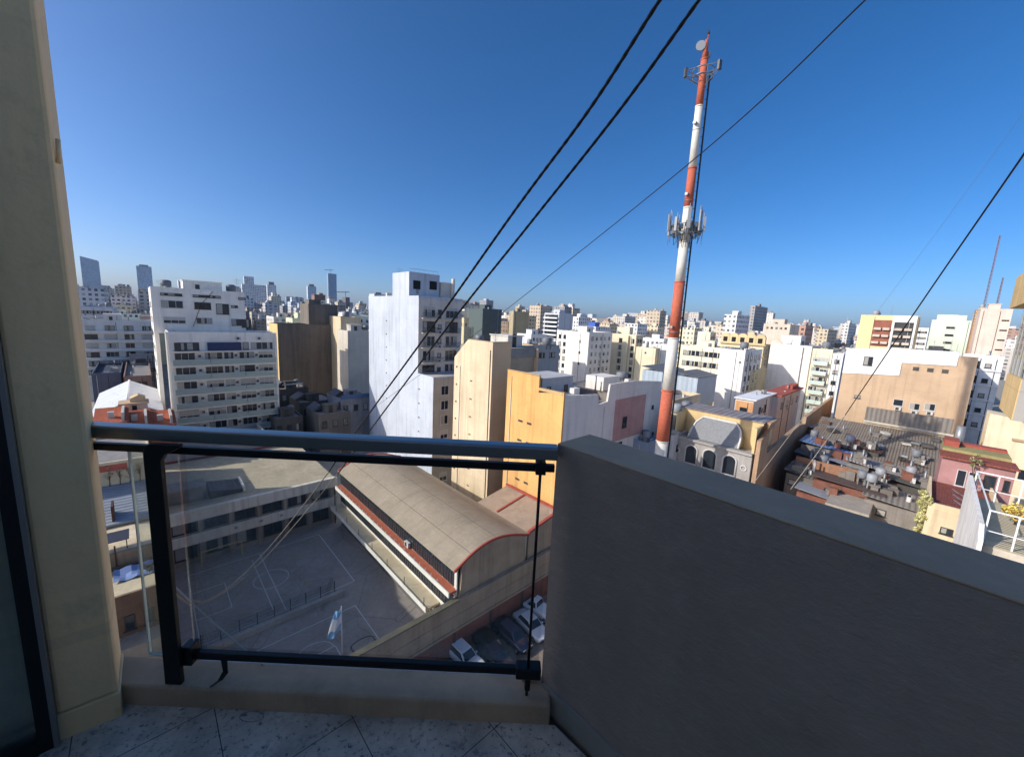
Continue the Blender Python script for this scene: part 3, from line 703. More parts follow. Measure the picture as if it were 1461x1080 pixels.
# red edged terrace roof between hall and orange block
tr = thing('terrace_roof', 'small sloping terrace roof edged in red below the orange wall', 'roof', 29.62, 27.3)
m = MB(); m.prism([(0.02, 0), (5.2, 0), (5.2, 9.5), (0.02, 8.55)], 'y', 0, 9.3); m.build('roof_body', M_GABLE, tr)
m = MB(); m.prism([(0.02, 8.555), (5.2, 9.505), (5.2, 9.55), (0.02, 8.6)], 'y', .3, 9.0); m.build('roof_sheet', rooftile((176, 150, 126)), tr)
m = MB(); m.prism([(0.02, 8.56), (5.2, 9.51), (5.2, 9.75), (0.02, 8.8)], 'y', -.05, .28); m.box(4.9, .29, 9.56, 5.18, 9.3, 9.8); m.prism([(0.3, 8.66), (4.88, 9.5), (4.88, 9.62), (.3, 8.78)], 'y', 5.6, 5.85); m.build('red_edging', M_RED, tr)
# boundary wall with the car lot
bw = thing('boundary_wall', 'stained concrete and brick wall between schoolyard and car lot', 'wall', 2, 26.75)
m = MB(); m.box(0, 0, 2.6, 44, .4, 5.6); m.build('upper_wall', M_GABLE, bw)
m = MB(); m.box(0, -.02, 0, 44, .42, 2.59); m.build('brick_base', brickwork((160, 84, 62), (136, 72, 58), (140, 116, 100), .5, .9), bw)
m = MB(); m.box(0, -.08, 5.6, 18.0, .48, 5.72); m.build('coping', concrete((120, 112, 90), .8, 1.2), bw)
m = MB(); m.box(0, -.12, 2.62, 44, -.005, 2.85); m.box(0, -.05, 4.1, 44, -.003, 4.22); m.build('ledge', M_GABLE, bw)
for i in range(9): MB().box(-.16, -.1, 0, .16, -.025, 2.6).build('pier', concrete((96, 84, 74), .6, 1), bw, (4+i*4.5, 0, 0))
struct(MB().box(0, 0, 0, 44, 22, .025).build('car_lot', asphalt('lot_asphalt', (150, 136, 120), .4), None, W(2, 4.7, 0), TA))

# left wing
wg = thing('school_wing', 'two storey grey school wing with white parapet bands facing the yard', 'building', -3, 58)
WL, WD = 22.9, 21
M_WGR = plaster((164, 150, 136), .4, .4)
m = MB(); m.box(0, .6, 0, WL, WD, 6.6); m.build('wall', M_WGR, wg)
m = MB(); m.box(0, 0, 5.7, WL, .59, 7.1); m.box(0, -.02, 2.75, WL, .59, 4.1); m.build('white_band', plaster((236, 226, 208), .35, .6), wg)
m = MB(); m.box(0, .02, 4.1, WL, .25, 4.12)
for i in range(8): m.box(.2+i*3.1, .1, 0, .6+i*3.1, .58, 2.74); m.box(.2+i*3.1, .1, 4.13, .6+i*3.1, .58, 5.69)
m.build('piers', M_WGR, wg)
for i in range(7):
    put('window', win_mesh(2.3, 1.35, 'dark'), wg, (2+i*3.1, .59, 4.2)); 
    put('window', win_mesh(2.2, 1.7, 'dark'), wg, (2+i*3.1, .59, .8))
m = MB(); m.box(0.02, .62, 6.61, WL, WD, 6.68); m.build('roof', rooftile((188, 172, 142)), wg)
m = MB(); m.box(3.6, 4, 6.69, 7.4, 6.2, 8.3, 0); m.prism([(3.3, 8.31), (7.7, 8.31), (7.7, 8.5), (3.3, 8.7)], 'y', 3.8, 6.6, 1); m.box(2.8, 4.2, 6.69, 3.4, 5.4, 8.0, 0); m.box(3.65, 3.9, 6.9, 7.3, 3.99, 7.6, 0)
m.build('roof_shed', [plaster((150, 146, 142), .5, .5), M_ROOFG], wg)
m = MB(); m.prism([(8, 6.69), (11.6, 6.69), (11.6, 7.2), (8, 7.7)], 'y', 3.5, 7.5, 0); m.box(11.65, 3.4, 6.69, 11.9, 7.6, 7.4, 1); m.build('skylight', [corrugated((90, 90, 94), 0, .5), M_SW], wg)
MB().tube([(22.4, -.3, .0), (22.4, -.3, 5.6)], .08, 8).build('drainpipe', M_FRAMED, wg)
for s in (3.4, 10, 12.8, 15.2): MB().box(s, -.16, 3.4, s+.3, -.03, 3.6).build('flood_lamp', M_STEEL, wg)
# block behind the wing
an = thing('annex_block', 'grey low annex with a red parapet line behind the school wing roof', 'building', -3, 79.2)
shell(an, 19, 13, 0, 8.2, plaster((158, 156, 154), .4, .5), M_ROOFG, .8)
m = MB(); m.box(0, -.06, 6.7, 19, -.005, 7.0); m.build('red_band', paint('dull_red', (140, 62, 54), .8), an)
for i in range(6): window(an, 'r', 1.8+i*3, 7.05-2.2, 2.4, 1.2, 'dark')

# ================================================================== CARS in the lot
def make_car(label, rgb, kind='hatch', group='cars parked in the walled lot'):
    root = thing('parked_car', label, 'car', 0, 0, .03, group)
    pt = paint('car_paint_%d_%d_%d' % rgb, rgb, .25, .0, .6, .08); L, Wd = (4.1, 1.72) if kind == 'hatch' else (4.4, 1.74)
    h = L/2; w = Wd/2
    if kind == 'van': bh, roof, c0, c1, r0, r1 = 1.0, 1.85, -h+.05, h-.75, -h+.12, h-1.35
    elif kind == 'pickup': bh, roof, c0, c1, r0, r1 = .95, 1.6, -.2, h-1.05, -.05, h-1.65
    elif kind == 'sedan': bh, roof, c0, c1, r0, r1 = .88, 1.42, -h+.75, h-1.15, -h+1.25, h-1.85
    else: bh, roof, c0, c1, r0, r1 = .9, 1.46, -h+.1, h-1.05, -h+.5, h-1.75
    m = MB()
    sec = []   # body as lofted cross sections, so it is rounded in plan and profile
    xs = [(-h, .72, .5, bh-.18), (-h+.12, .9, .3, bh-.06), (-h+.6, 1, .22, bh), (0, 1, .2, bh), (h-1.0, 1, .22, bh-.01), (h-.4, .97, .25, bh-.12), (h-.1, .86, .3, bh-.2), (h, .7, .42, bh-.3)]
    for x, k, zb, zt in xs:
        y = w*k; mid = (zb+zt)/2
        sec.append([(x, -y*.9, zb), (x, -y, zb+.12), (x, -y, mid+.08), (x, -y*.93, zt-.03), (x, -y*.8, zt), (x, y*.8, zt), (x, y*.93, zt-.03), (x, y, mid+.08), (x, y, zb+.12), (x, y*.9, zb)])
    n0 = len(m.v); K = 10
    for s in sec: m.v += s
    for i in range(len(sec)-1):
        for k in range(K):
            a, b = n0+i*K+k, n0+i*K+(k+1) % K; m.f.append([a, a+K, b+K, b][::-1]); m.m.append(0); m.s.append(True)
    m.f.append([n0+k for k in range(K)]); m.m.append(0); m.s.append(False)
    e = n0+(len(sec)-1)*K; m.f.append([e+k for k in range(K)][::-1]); m.m.append(0); m.s.append(False)
    if kind == 'pickup': m.box(-h+.12, -w*.8, bh-.02, -.35, w*.8, bh+.002)
    m.build('body', pt, root)
    yb, yt_ = w*.86, w*.68
    B4 = [(c0, -yb, bh-.02), (c1, -yb, bh-.02), (c1, yb, bh-.02), (c0, yb, bh-.02)]; T4 = [(r0, -yt_, roof), (r1, -yt_, roof), (r1, yt_, roof), (r0, yt_, roof)]
    cab = MB().hexa(B4, T4).build('cabin', pt, root, bevel=.06)
    def lerp(p, q, t): return Vector(p)*(1-t)+Vector(q)*t
    def pane(name, p0, p1, q1, q0, off):
        o = Vector(off)*.012; a = [lerp(p0, q0, .1), lerp(p1, q1, .1), lerp(p1, q1, .88), lerp(p0, q0, .88)]
        a = [lerp(a[0], a[1], .07), lerp(a[1], a[0], .07), lerp(a[2], a[3], .07), lerp(a[3], a[2], .07)]
        mm = MB(); mm.hexa([q-o*.5 for q in a], [q+o for q in a]); mm.build(name, M_GLASS, root)
    pane('windscreen', B4[1], B4[2], T4[2], T4[1], (1, 0, .4)); pane('rear_window', B4[3], B4[0], T4[0], T4[3], (-1, 0, .3))
    pane('side_window', B4[0], B4[1], T4[1], T4[0], (0, -1, .3)); pane('side_window', B4[2], B4[3], T4[3], T4[2], (0, 1, .3))
    for sx_ in (-h-.02, h-.06): MB().box(sx_, -w*.72, .3, sx_+.08, w*.72, .46).build('bumper', M_FRAMED, root)
    for sy in (-1, 1):
        MB().box(-h-.0, -.1, bh-.34, -h+.05, .1, bh-.2).build('tail_light', paint('tail_red', (150, 20, 18), .3), root, (0.03, sy*w*.6, 0))
        dx0, dx1 = c0+.5, c1-.2
        dm = MB(); dm.prism([(dx0, .34), (dx1, .34), (dx1, .355), (dx0+.02, .355), (dx0+.02, bh-.06), (dx0, bh-.06)], 'y', sy*w-.006, sy*w+.004)
        dm.build('door_seam', M_BLACK, root)
    for sx in (-h+.78, h-.8):
        for sy in (-1, 1):
            wm_ = MB(); wm_.tube([(0, -.1, 0), (0, .1, 0)], .3, 14, 0); wh = wm_.build('wheel', M_BLACK, root, (sx, sy*(w-.1), .3))
            MB().tube([(0, -.108, 0), (0, .108, 0)], .17, 10).build('rim', M_STEEL, wh)
    for sy in (-1, 1):
        MB().box(h-.1, -.17, 0, h-.005, .17, .12).build('headlight', M_FRAME, root, (-.02, sy*w*.56, bh-.36))
        MB().box(-.06, -.09, 0, .06, .09, .12).build('wing_mirror', pt, root, (c1-.25, sy*(w+.02), bh))
    return root
def place(car, px, py, rot=0.0, z=.7):
    a, b = AB(atz(px, py, z)); car.location = W(a, b, .03); car.rotation_euler = (0, 0, TA+math.pi/2+rot); return car
place(make_car('white hatchback nearest the middle of the brick wall, just above the lower bar', (225, 228, 232), 'hatch'), 662, 934, math.pi+.05)
place(make_car('black hatchback between the white hatchback and the navy cars', (20, 24, 22), 'hatch'), 690, 910, .0)
place(make_car('dark blue sedan with a dusty boot in front of the black hatchback', (44, 52, 72), 'sedan'), 708, 934, math.pi)
place(make_car('black sedan nose to the wall behind the navy hatchback', (18, 18, 20), 'sedan'), 718, 893, .1)
place(make_car('navy hatchback beside the silver sedan', (52, 60, 84), 'hatch'), 733, 906, math.pi)
place(make_car('silver sedan with a pale bonnet beside the tie rod', (196, 200, 206), 'sedan'), 757, 889, math.pi-.1)
place(make_car('white pickup parked deepest in the lot near the parapet', (224, 226, 226), 'pickup'), 768, 866, .15)
place(make_car('white van seen through the gap under the lower bar', (226, 230, 236), 'van'), 684, 966, .0)
place(make_car('pale blue hatchback seen through the gap under the lower bar', (150, 176, 214), 'hatch'), 628, 966, .1)
# ================================================================== NAMED BUILDINGS
# --- left: the white balcony block
P = atY(250, 607, 71); a0, b0 = AB(P)
W1 = thing('apartment_building', 'white apartment block with six green glass balcony floors and a set back top', 'building', a0, b0)
MW = plaster((244, 236, 222), .2, .3); ML = 17.3; TOP = 26.4
shell(W1, ML, 9, 0, TOP, MW, M_ROOFL, .7)
for bx_ in ((-.25, .0, 0, -.005, .5, TOP-.02), (-.25, 3.2, 0, -.005, 3.8, TOP), (ML-.4, -.3, 0, ML, -.005, TOP-.6), (0, -.3, 0, .4, -.005, TOP-.6)): MB().box(*bx_).build('pilaster', MW, W1)
M_BAL = paint('balustrade_green_glass', (162, 176, 164), .22, var=.3)
for k in range(8):
    z = 20.3-2.72*k
    bl = MB().box(.41, -1.25, z-.16, ML-.41, -.006, z).build('balcony_slab', MW, W1)
    mm = MB(); 
    for q in range(3): mm.box(.41+q*5.5, -1.25, z+.005, .41+q*5.5+5.42, -1.2, z+1.05)
    mm.build('balustrade', M_BAL, bl)
    MB().box(.41, -1.27, z+1.055, ML-.41, -1.18, z+1.1).build('handrail', M_FRAME, bl)
    for s, w in ((2.2, 3.0), (6.5, 2.8), (8.9, 1.6), (11.9, 2.6), (15.2, 2.6)):
        window(W1, 'r', s, z+.12, w, 2.15, random.choice(['plain', 'half', 'third', 'dark', 'plain']))
    for s in (4.4, 10.1, 13.6): aircon(W1, 'r', s, z+1.35)
for s, w in ((2.6, 3.6), (11.8, 1.0), (14.6, 4.0)): window(W1, 'r', s, 23.0, w, 1.5, 'dark' if w < 4 else 'plain')
m = MB(); m.box(5.6, -.5, 22.95, 11.0, -.2, 24.5); m.build('navy_window_row', paint('window_navy', (52, 64, 100), .8, var=.5), W1)  # solid navy box standing in for the row of top windows
m = MB(); m.box(.41, -.9, 21.5+1.25, ML-.41, -.006, 22.9); m.build('ledge', MW, W1)
for s in (10.6, 14.2): aircon(W1, 'r', s, 25.0)
UP = 34.6
shell(W1, ML-2.2, 20, TOP-.75, UP, MW, M_ROOFL, .6, -1.6, 9.005, 'upper_wall')
MB().box(-1.55, 9.06, 0, -.9, 28.9, TOP-.76).build('side_wall', MW, W1)
for s, z, w, h, kd in ((1.4, 30.6, 3.4, 1.5, 'plain'), (1.6, 27.6, 3.4, 1.3, 'half'), (6.2, 30.6, 2.7, 1.4, 'dark'), (6.3, 27.6, 2.7, 1.3, 'plain'), (9.5, 29.7, 2.2, 2.2, 'dark'), (11.8, 27.4, 1.8, 1.4, 'dark'), (11.6, 31.2, 1.2, .5, 'dark'), (13.6, 27.0, 1.8, 1.8, 'dark'), (13.0, 33.0, 1.3, .5, 'dark'), (1.4, 33.0, 3.3, .5, 'dark'), (7, 33, 4.6, .5, 'dark')):
    window(W1, 'r', s, z, w, h, kd, 9.0)
for k in range(6): 
    for y in (13, 20): window(W1, 'l', y, 30.5-k*2.9, .9, 1.2, None, -1.6)
hut(W1, 4, 20, UP-.6, 7, 6, 2.6, MW); tank(W1, 1.0, 16, UP-.55, .9, 1.3); tank(W1, 13, 22, UP-.55, 1.0, 1.6)
aerial(W1, 12.4, 10, UP-.5, 3.4); aerial(W1, 0, 11, UP-.5, 2)
MB().tube([(8, 8.98, UP-.3), (5.9, 8.9, 31.5), (4.4, 8.9, 27.0)], .05, 5).build('downpipe', M_FRAMED, W1)
KEYS.append((222, 391, 403, 690, 71, a0, b0, ML, 30, 'white balcony block'))

# --- white slab with stepped gable
SA_ = 36.8
z_ = lambda px, py: ona(px, py, SA_)
S1 = thing('apartment_building', 'tall white slab tower with a blank stepped side wall and windows on the shaded side', 'building', SA_, 64.2)
M_SLW = plaster((198, 205, 216), .25, .5); M_SLS = plaster((222, 214, 200), .3, .4)
shell(S1, 9.6, 21.4, 0, 35.1, M_SLW, M_ROOFL, .5)
shell(S1, 9.2, 5.35, 0, 21.0, M_SLW, M_ROOFL, .3, 0.0, -5.355, 'lower_wall')
shell(S1, 6.6, 6.6, 35.1-.49, 39.5, M_SLW, M_ROOFL, .4, 0.05, 3.6, 'penthouse_wall')
m = MB(); m.box(6.9, 3.0, 34.62, 9.3, 8.6, 38.2); m.build('lift_tower', M_SLS, S1)
m = MB(); m.box(.06, 18.6, 34.62, 4, 21.3, 35.6); m.build('roof_step', M_SLW, S1)
m = MB(); m.box(8.9, 2.2, 34.62, 9.3, 2.9, 39.0); m.build('chimney', M_SLS, S1)
# shaded side as its own facing sheet with windows and balconies
m = MB(); m.box(.0, -.06, 21.03, 9.6, -.004, 34.6); m.build('side_facing', M_SLS, S1)
m = MB(); m.box(.0, -5.43, 0, 9.2, -5.36, 20.7); m.build('lower_facing', plaster((188, 184, 172), .4, .5), S1)
for k in range(5):
    z = 32.0-2.72*k
    window(S1, 'r', 2.2, z-.6, 2.6, 1.9, random.choice(['plain', 'dark', 'third']), -.06); window(S1, 'r', 4.5, z-.1, .8, .9, 'dark', -.06); window(S1, 'r', 7.2, z-.7, 2.8, 2.0, random.choice(['plain', 'dark', 'third']), -.06)
    aircon(S1, 'r', 4.5, z-.95, -.06); 
    bl2 = MB().box(.5, -.8, z-.95, 3.9, -.065, z-.82).build('balcony', M_SLS, S1); m2 = MB(); [m2.box(.5+q*.3, -.79, z-.815, .54+q*.3, -.75, z+.1) for q in range(12)]; m2.box(.5, -.8, z+.1, 3.9, -.74, z+.15); m2.build('railing', M_FRAMED, bl2)
    bl = MB().box(5.6, -.95, z-.95, 9.0, -.065, z-.8).build('balcony', M_SLS, S1); mm = MB()
    for q in range(12): mm.box(5.6+q*.3, -.94, z-.795, 5.64+q*.3, -.9, z+.1)
    mm.box(5.6, -.95, z+.1, 9.0, -.89, z+.15); mm.build('railing', M_FRAMED, bl)
for k in range(7):
    z = 17.6-2.72*k
    window(S1, 'r', 2.4, z, 1.6, 1.7, random.choice(['dark', 'half', 'plain']), -5.43); window(S1, 'r', 5.6, z, 2.6, 1.8, random.choice(['dark', 'half', 'plain']), -5.43); aircon(S1, 'r', 5.2, z-.7, -5.45)
for k in range(7): window(S1, 'l', 12.8, 30-2.7*k, .45, .22, 'vent')
for k in range(4): window(S1, 'l', -.6, 18-2.7*k, .5, .22, 'vent')
m = MB(); m.box(.9, 3.54, 36.4, 2.4, 3.595, 38.0); m.box(4.4, 3.54, 36.6, 6.0, 3.595, 38.2); m.build('vent_opening', M_DARK, S1)
m = MB()
for q in range(7): m.bar((.3+q*1.0, 3.8, 39.5), (.3+q*1.0, 3.8, 40.1), .025)
m.bar((.3, 3.8, 40.1), (6.3, 3.8, 40.1), .03); m.build('roof_rail', M_STEEL, S1); aerial(S1, .9, 9, 39.2, 1.4)
KEYS.append((527, 650, 385, 640, 72, SA_, 59, 10, 27, 'white slab tower'))

# --- cream tower in front of it
T1 = thing('apartment_building', 'narrow blank cream tower with a chamfered top corner beside the orange block', 'building', 35, 41.0)
M_TANL = plaster((232, 204, 164), .35, .6); M_TANS = plaster((236, 196, 146), .14, .2)
TT = 28.5
m = MB(); m.prism([(0.0, 0), (9.0, 0), (9.0, 25.6), (5.7, TT), (0, TT)], 'x', 0, .3); m.build('wall', M_TANL, T1)
m = MB(); m.box(.305, 0, 0, 3.5, .3, TT-.02); m.box(.305, 8.0, 0, 9, 8.9, 25.0); m.box(9, .0, 0, 9.3, 8.9, 27.5); m.build('side_wall', M_TANS, T1)
MB().box(.305, .305, 26.2, 9, 7.95, 27.6).build('roof', M_ROOFG, T1)
m = MB(); m.box(3.505, .6, 0, 9.0, .9, 27.0); m.build('recessed_wall', plaster((196, 172, 138), .3, .3), T1)
m = MB(); m.box(-.035, -.03, TT, .34, 5.75, TT+.09); m.box(.345, -.03, TT-.015, 3.5, .34, TT+.09); m.build('coping', plaster((196, 172, 138), .4, .1), T1)
for k in range(7):
    window(T1, 'l', 4.6, 22.4-2.72*k, .5, .2, 'vent'); window(T1, 'l', 8.3, 24-2.72*k, .3, .3, 'vent'); window(T1, 'r', 6.3, 21.8-2.72*k, .9, .9, 'dark', .6)
downpipe(T1, 'l', 7.4, 25); downpipe(T1, 'l', .4, 28)
hut(T1, 4.6, 2, 27.61, 3, 4, 1.6, M_SLS); tank(T1, 2, 5.5, 27.61, .6, .7); aerial(T1, 3, 3, 27.6, 2.2)
KEYS.append((647, 730, 485, 715, 54, 35, 41, 9, 9, 'narrow cream tower'))

# --- orange stepped block
O1 = thing('apartment_building', 'bright orange stepped party wall block with a white shaded side', 'building', 35.3, 28.3)
M_OR = plaster((240, 176, 90), .32, .6); M_OW = plaster((236, 226, 214), .22, .35)
m = MB(); m.prism([(0, 0), (9.8, 0), (9.8, 25.1), (4.0, 25.0), (4.0, 23.0), (0, 23.6)], 'x', 0, .28); m.build('wall', M_OR, O1)
m = MB(); m.prism([(.285, 0), (27, 0), (24.2, 23.2), (16, 23.9), (9.6, 23.9), (9.3, 21.6), (7.2, 21.4), (7.0, 22.8), (.285, 23.3)], 'y', 0, .25); m.build('side_wall', M_OW, O1)
MB().box(.285, .255, 21.2, 22, 9.15, 21.5).build('roof', M_ROOFG, O1)
m = MB(); m.box(10, .26, 21.52, 23, 9.1, 22.5); m.build('upper_roof', rooftile((140, 130, 120)), O1)
hut(O1, .9, 4.3, 21.52, 6.2, 4.6, 3.0, plaster((196, 196, 196), .3, .3), False)
for s in (2.2, 5.6): window(O1, 'r', s, 22.6, .7, .9, 'dark', 4.27)
hut(O1, 1.2, 1.0, 21.52, 3.4, 2.4, 1.0, plaster((220, 212, 190), .3, .3), False)
m = MB(); m.box(-.04, -.02, 23.62, .3, .3, 23.7); m.box(-.04, .2, 23.3, .32, 4, 23.64); m.box(-.04, 4, 25.1, .32, 9.8, 25.19); m.build('coping', plaster((206, 170, 110), .4, .1), O1)
for z in (18.6, 16.0, 10.6, 8.9):
    for s in (6.9, 5.3): window(O1, 'l', s, z, .8, .3, 'vent')
MB().box(11.2, -.025, 15.6, 19.6, -.002, 21.6).build('pink_patch', plaster((206, 156, 146), .4, .3), O1)
for s, z, w, h in ((2.4, 13.2, 1.2, 1.0), (9.6, 13.6, 1.5, 1.6), (13.2, 14, 1.2, 1.3), (14, 17.3, 1.1, 1.6), (13.3, 10.2, 1.0, .9), (22, 19, .5, .6), (23, 14.5, .5, .6)): window(O1, 'r', s, z, w, h, 'dark' if s != 9.6 else 'half', -.03)
for (x0, x1) in ((0.3, 3.6),): MB().box(11, 2, 22.52, 15, 5, 24.4).build('roof_hut', M_OW, O1)
MB().tube([(8.6, -.05, 2), (8.6, -.05, 21)], .05, 6).build('downpipe', M_OW, O1)
downpipe(O1, 'l', 8.9, 25)
clutter(O1, 22, 8, 22.55, M_OW, 9); clutter(S1, 9, 20, 34.65, M_SLS, 5)
tank(O1, 19, 4, 22.52, .9, 1.1); aerial(O1, 12, 6, 22.5, 3)
KEYS.append((722, 888, 527, 650, 56, 35.3, 28.3, 27, 9.2, 'orange stepped block'))

# --- mast
mx, my = AB(atY(948, 600, 50))
MT = thing('telecom_mast', 'tall red and white telecom mast carrying antennas', 'mast', mx, my, 4)
M_MR = paint('mast_red', (204, 98, 62), .85, var=.6); M_MW = paint('mast_white', (222, 216, 202), .8, var=.35)
def mz(px, py): return atY(px, py, 50).z-4
cuts = [(0, 'w')]+[(mz(*q), c) for q, c in (((945, 628), 'r'), ((955, 556), 'w'), ((966, 482), 'r'), ((974, 402), 'w'), ((980, 345), 'w'), ((985, 296), 'r'), ((993, 240), 'w'), ((1002, 152), 'r'))]
ztop = mz(1011, 85)
def mr(z): return .76-.40*max(0, (z-14))/(ztop-14) if z > 14 else .78
for i, (z, c) in enumerate(cuts):
    ze = cuts[i+1][0] if i+1 < len(cuts) else ztop
    r0, r1 = mr(z), mr(ze)
    m = MB(); m.tube([(0, 0, z), (0, 0, ze-.003)], [r0, r0+(r1-r0)*.7], 24); m.tube([(0, 0, ze-.16), (0, 0, ze-.004)], [r1+.05, r1+.05], 24)
    m.build('mast_section', M_MR if c == 'r' else M_MW, MT)
lad = MB(); la = Vector((.95, -.25, 0))
for z in range(6, int(ztop)-1):
    r = mr(z)+.28
    lad.bar((r, -.55, z), (r, -.55, z+1.02), .06); lad.bar((r+.35, -.4, z), (r+.35, -.4, z+1.02), .06); lad.bar((r+.16, -.5, z), (r+.16, -.5, z+1.02), .05)
    for q in (0, .33, .66): lad.bar((r, -.55, z+q), (r+.35, -.4, z+q), .025)
    lad.bar((r-.28, -.35, z), (r, -.55, z), .03)
    if z < 60:
        lad.bar((r+.6, -.2, z), (r+.6, -.2, z+1.02), .06)
lad.build('cable_ladder', paint('ladder_grey', (46, 44, 44), .6), MT)
M_RRU = paint('radio_unit', (84, 88, 92), .5)
def ring(z, r, name):
    m = MB()
    for rr, zz in ((r, z), (r, z+1.0), (mr(z)+.1, z)):
        m.tube([(rr*math.cos(2*math.pi*k/18), rr*math.sin(2*math.pi*k/18), zz) for k in range(19)], .045, 5)
    for k in range(9):
        an = 2*math.pi*k/9; c, s = math.cos(an), math.sin(an); q = mr(z)
        m.bar((q*c, q*s, z), (r*c, r*s, z), .04); m.bar((r*c, r*s, z), (r*c, r*s, z+1), .035); m.bar((q*c, q*s, z-.9), (r*c, r*s, z), .03)
    return m.build(name, M_STEEL, MT)
zp = mz(982, 335)
ring(zp, 1.75, 'platform')
panel = None
for k in range(9):
    an = 2*math.pi*k/9+.2; c, s = math.cos(an), math.sin(an)
    mm = MB(); h = random.choice([1.6, 2.0, 2.3])
    mm.box(-.16, -.1, 0, .16, .1, h); mm.tube([(0, .16, -.9), (0, .16, h+.5)], .04, 6); mm.box(-.05, .05, .3, .05, .2, .4); mm.box(-.05, .05, h-.4, .05, .2, h-.3)
    mm.build('panel_antenna', M_ANT, MT, (2.05*c, 2.05*s, zp+.1+.2*(k % 2)), an+math.pi/2)
    mm = MB(); mm.box(-.2, -.13, 0, .2, .13, .55)
    mm.build('radio_unit', M_RRU, MT, (1.62*math.cos(an+.3), 1.62*math.sin(an+.3), zp+.05+(k % 3)*.3), an+.8)
for k in range(10):
    an = 2*math.pi*k/10+.5; mm = MB(); mm.box(-.16, -.12, 0, .16, .12, .7); mm.box(-.1, -.2, .1, .1, -.12, .5); mm.tube([(0, 0, -.5), (0, 0, 0)], .05, 5); mm.build('radio_unit', M_RRU, MT, (1.25*math.cos(an), 1.25*math.sin(an), zp+.15+.5*(k % 2)), an)
mm = MB()
for k in range(10):
    an = 2*math.pi*k/10; q = [(1.9*math.cos(an), 1.9*math.sin(an), zp+.5), (1.4*math.cos(an+.2), 1.4*math.sin(an+.2), zp-.3-.4*(k % 3)), (.8*math.cos(an+.1), .8*math.sin(an+.1), zp-.1), (.72*math.cos(an), .72*math.sin(an), zp-1.6)]
    mm.tube(q, .035, 5)
mm.build('cable_loops', M_BLACK, MT)
for k in range(7):
    an = 2*math.pi*k/7; MB().tube([(0, 0, 0), (0, 0, 1.8+.5*(k % 3))], .022, 5).build('whip_antenna', M_STEEL, MT, (1.95*math.cos(an), 1.95*math.sin(an), zp-1.2+1.4*(k % 2)))
zq = mz(1009, 112)
m = MB(); tri = [(2.0*math.cos(2*math.pi*k/3+2.4), 2.0*math.sin(2*math.pi*k/3+2.4)) for k in range(3)]
for k in range(3):
    p, q = tri[k], tri[(k+1) % 3]
    for z in (0, .75): m.bar((*p, zq+z), (*q, zq+z), .04)
    m.bar((*p, zq), (0, 0, zq-1.1), .035); m.bar((*p, zq), (0, 0, zq), .035); m.bar((*p, zq+.75), (0, 0, zq+1.2), .03); m.bar((*p, zq-.1), (*p, zq+1), .035)
for zz in (zq, zq+.75): m.tube([(1.15*math.cos(2*math.pi*k/16), 1.15*math.sin(2*math.pi*k/16), zz) for k in range(17)], .05, 5)
for k in range(8): m.bar((1.15*math.cos(math.pi*k/4), 1.15*math.sin(math.pi*k/4), zq), (1.15*math.cos(math.pi*k/4), 1.15*math.sin(math.pi*k/4), zq+.75), .035); m.bar((0, 0, zq), (1.15*math.cos(math.pi*k/4), 1.15*math.sin(math.pi*k/4), zq), .035)
m.build('top_platform', M_STEEL, MT)
for k in range(3): MB().box(-.22, -.13, 0, .22, .13, .95).build('panel_antenna', M_RRU, MT, (tri[k][0], tri[k][1], zq-.05), 2*math.pi*k/3+2.4+math.pi/2)
m = MB(); m.tube([(0, 0, ztop-.0), (0, 0, ztop+1.5), (0, 0, ztop+2.0)], [.3, .26, .12], 10); m.tube([(.3, 0, ztop), (.3, 0, ztop+2.7)], .05, 6); m.build('mast_head', M_MR, MT)
m = MB(); m.tube([(0, 0, 0), (0, .12, 0), (0, .3, 0)], [.52, .5, .12], 18); m.build('dish', M_ANT, MT, (-.55, .35, ztop+1.3), R(-62))
m = MB(); m.tube([(.35, -.3, ztop+.2), (.35, -.3, ztop+.75)], .18, 8); m.build('radio_unit', M_ANT, MT)
m = MB(); m.tube([(0, 0, ztop+2.0), (0, 0, ztop+3.0)], .03, 5); m.tube([(.3, 0, ztop+2.7), (.3, 0, ztop+3.1)], [.16, .05], 8); m.build('lightning_rod', M_FRAMED, MT)
for pxy in ((993, 196), (985, 296), (966, 482)):
    z = mz(*pxy); m = MB(); m.tube([(mr(z)*1.02*math.cos(2*math.pi*k/16), mr(z)*1.02*math.sin(2*math.pi*k/16), z+.7) for k in range(17)], .04, 5); m.box(-mr(z)-.4, -.15, z+1.2, -mr(z), .15, z+1.45); m.build('clamp_ring', M_STEEL, MT)

# --- low stepped houses to the left of the yard
def LZ(px, py, z): return AB(atz(px, py, z))[1]
z1 = 10.2; b1 = LZ(200, 847, z1); b2 = LZ(200, 803, z1)
z2 = onb(200, 782, b2)[2]; b3 = LZ(195, 746, z2); z3 = z2+1.6
b4 = LZ(185, 688, z3); z4 = onb(185, 655, b4)[2]
M_CRM = plaster((228, 208, 164), .35, .5); AL = -.35
def lowhouse(name, label, a, b, LA, LB, z, wm, rm, par=.35):
    r = thing(name, label, 'house', a, b); shell(r, LA, LB, 0, z, wm, rm, par); return r
h1 = lowhouse('low_house', 'house with brown brick wall and cream terrace between pillar and schoolyard', AL-20, b1, 20, b2-b1-.05, z1+.3, brickwork((122, 86, 62), (104, 74, 54), (140, 120, 96), .5), rooftile((206, 190, 150)), .3)
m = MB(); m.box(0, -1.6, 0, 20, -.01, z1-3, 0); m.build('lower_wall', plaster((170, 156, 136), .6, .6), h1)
m = MB(); m.box(0, -4.8, 0, 20, -1.61, z1-5); m.build('yard_wall', plaster((92, 88, 82), .5, .5), h1)
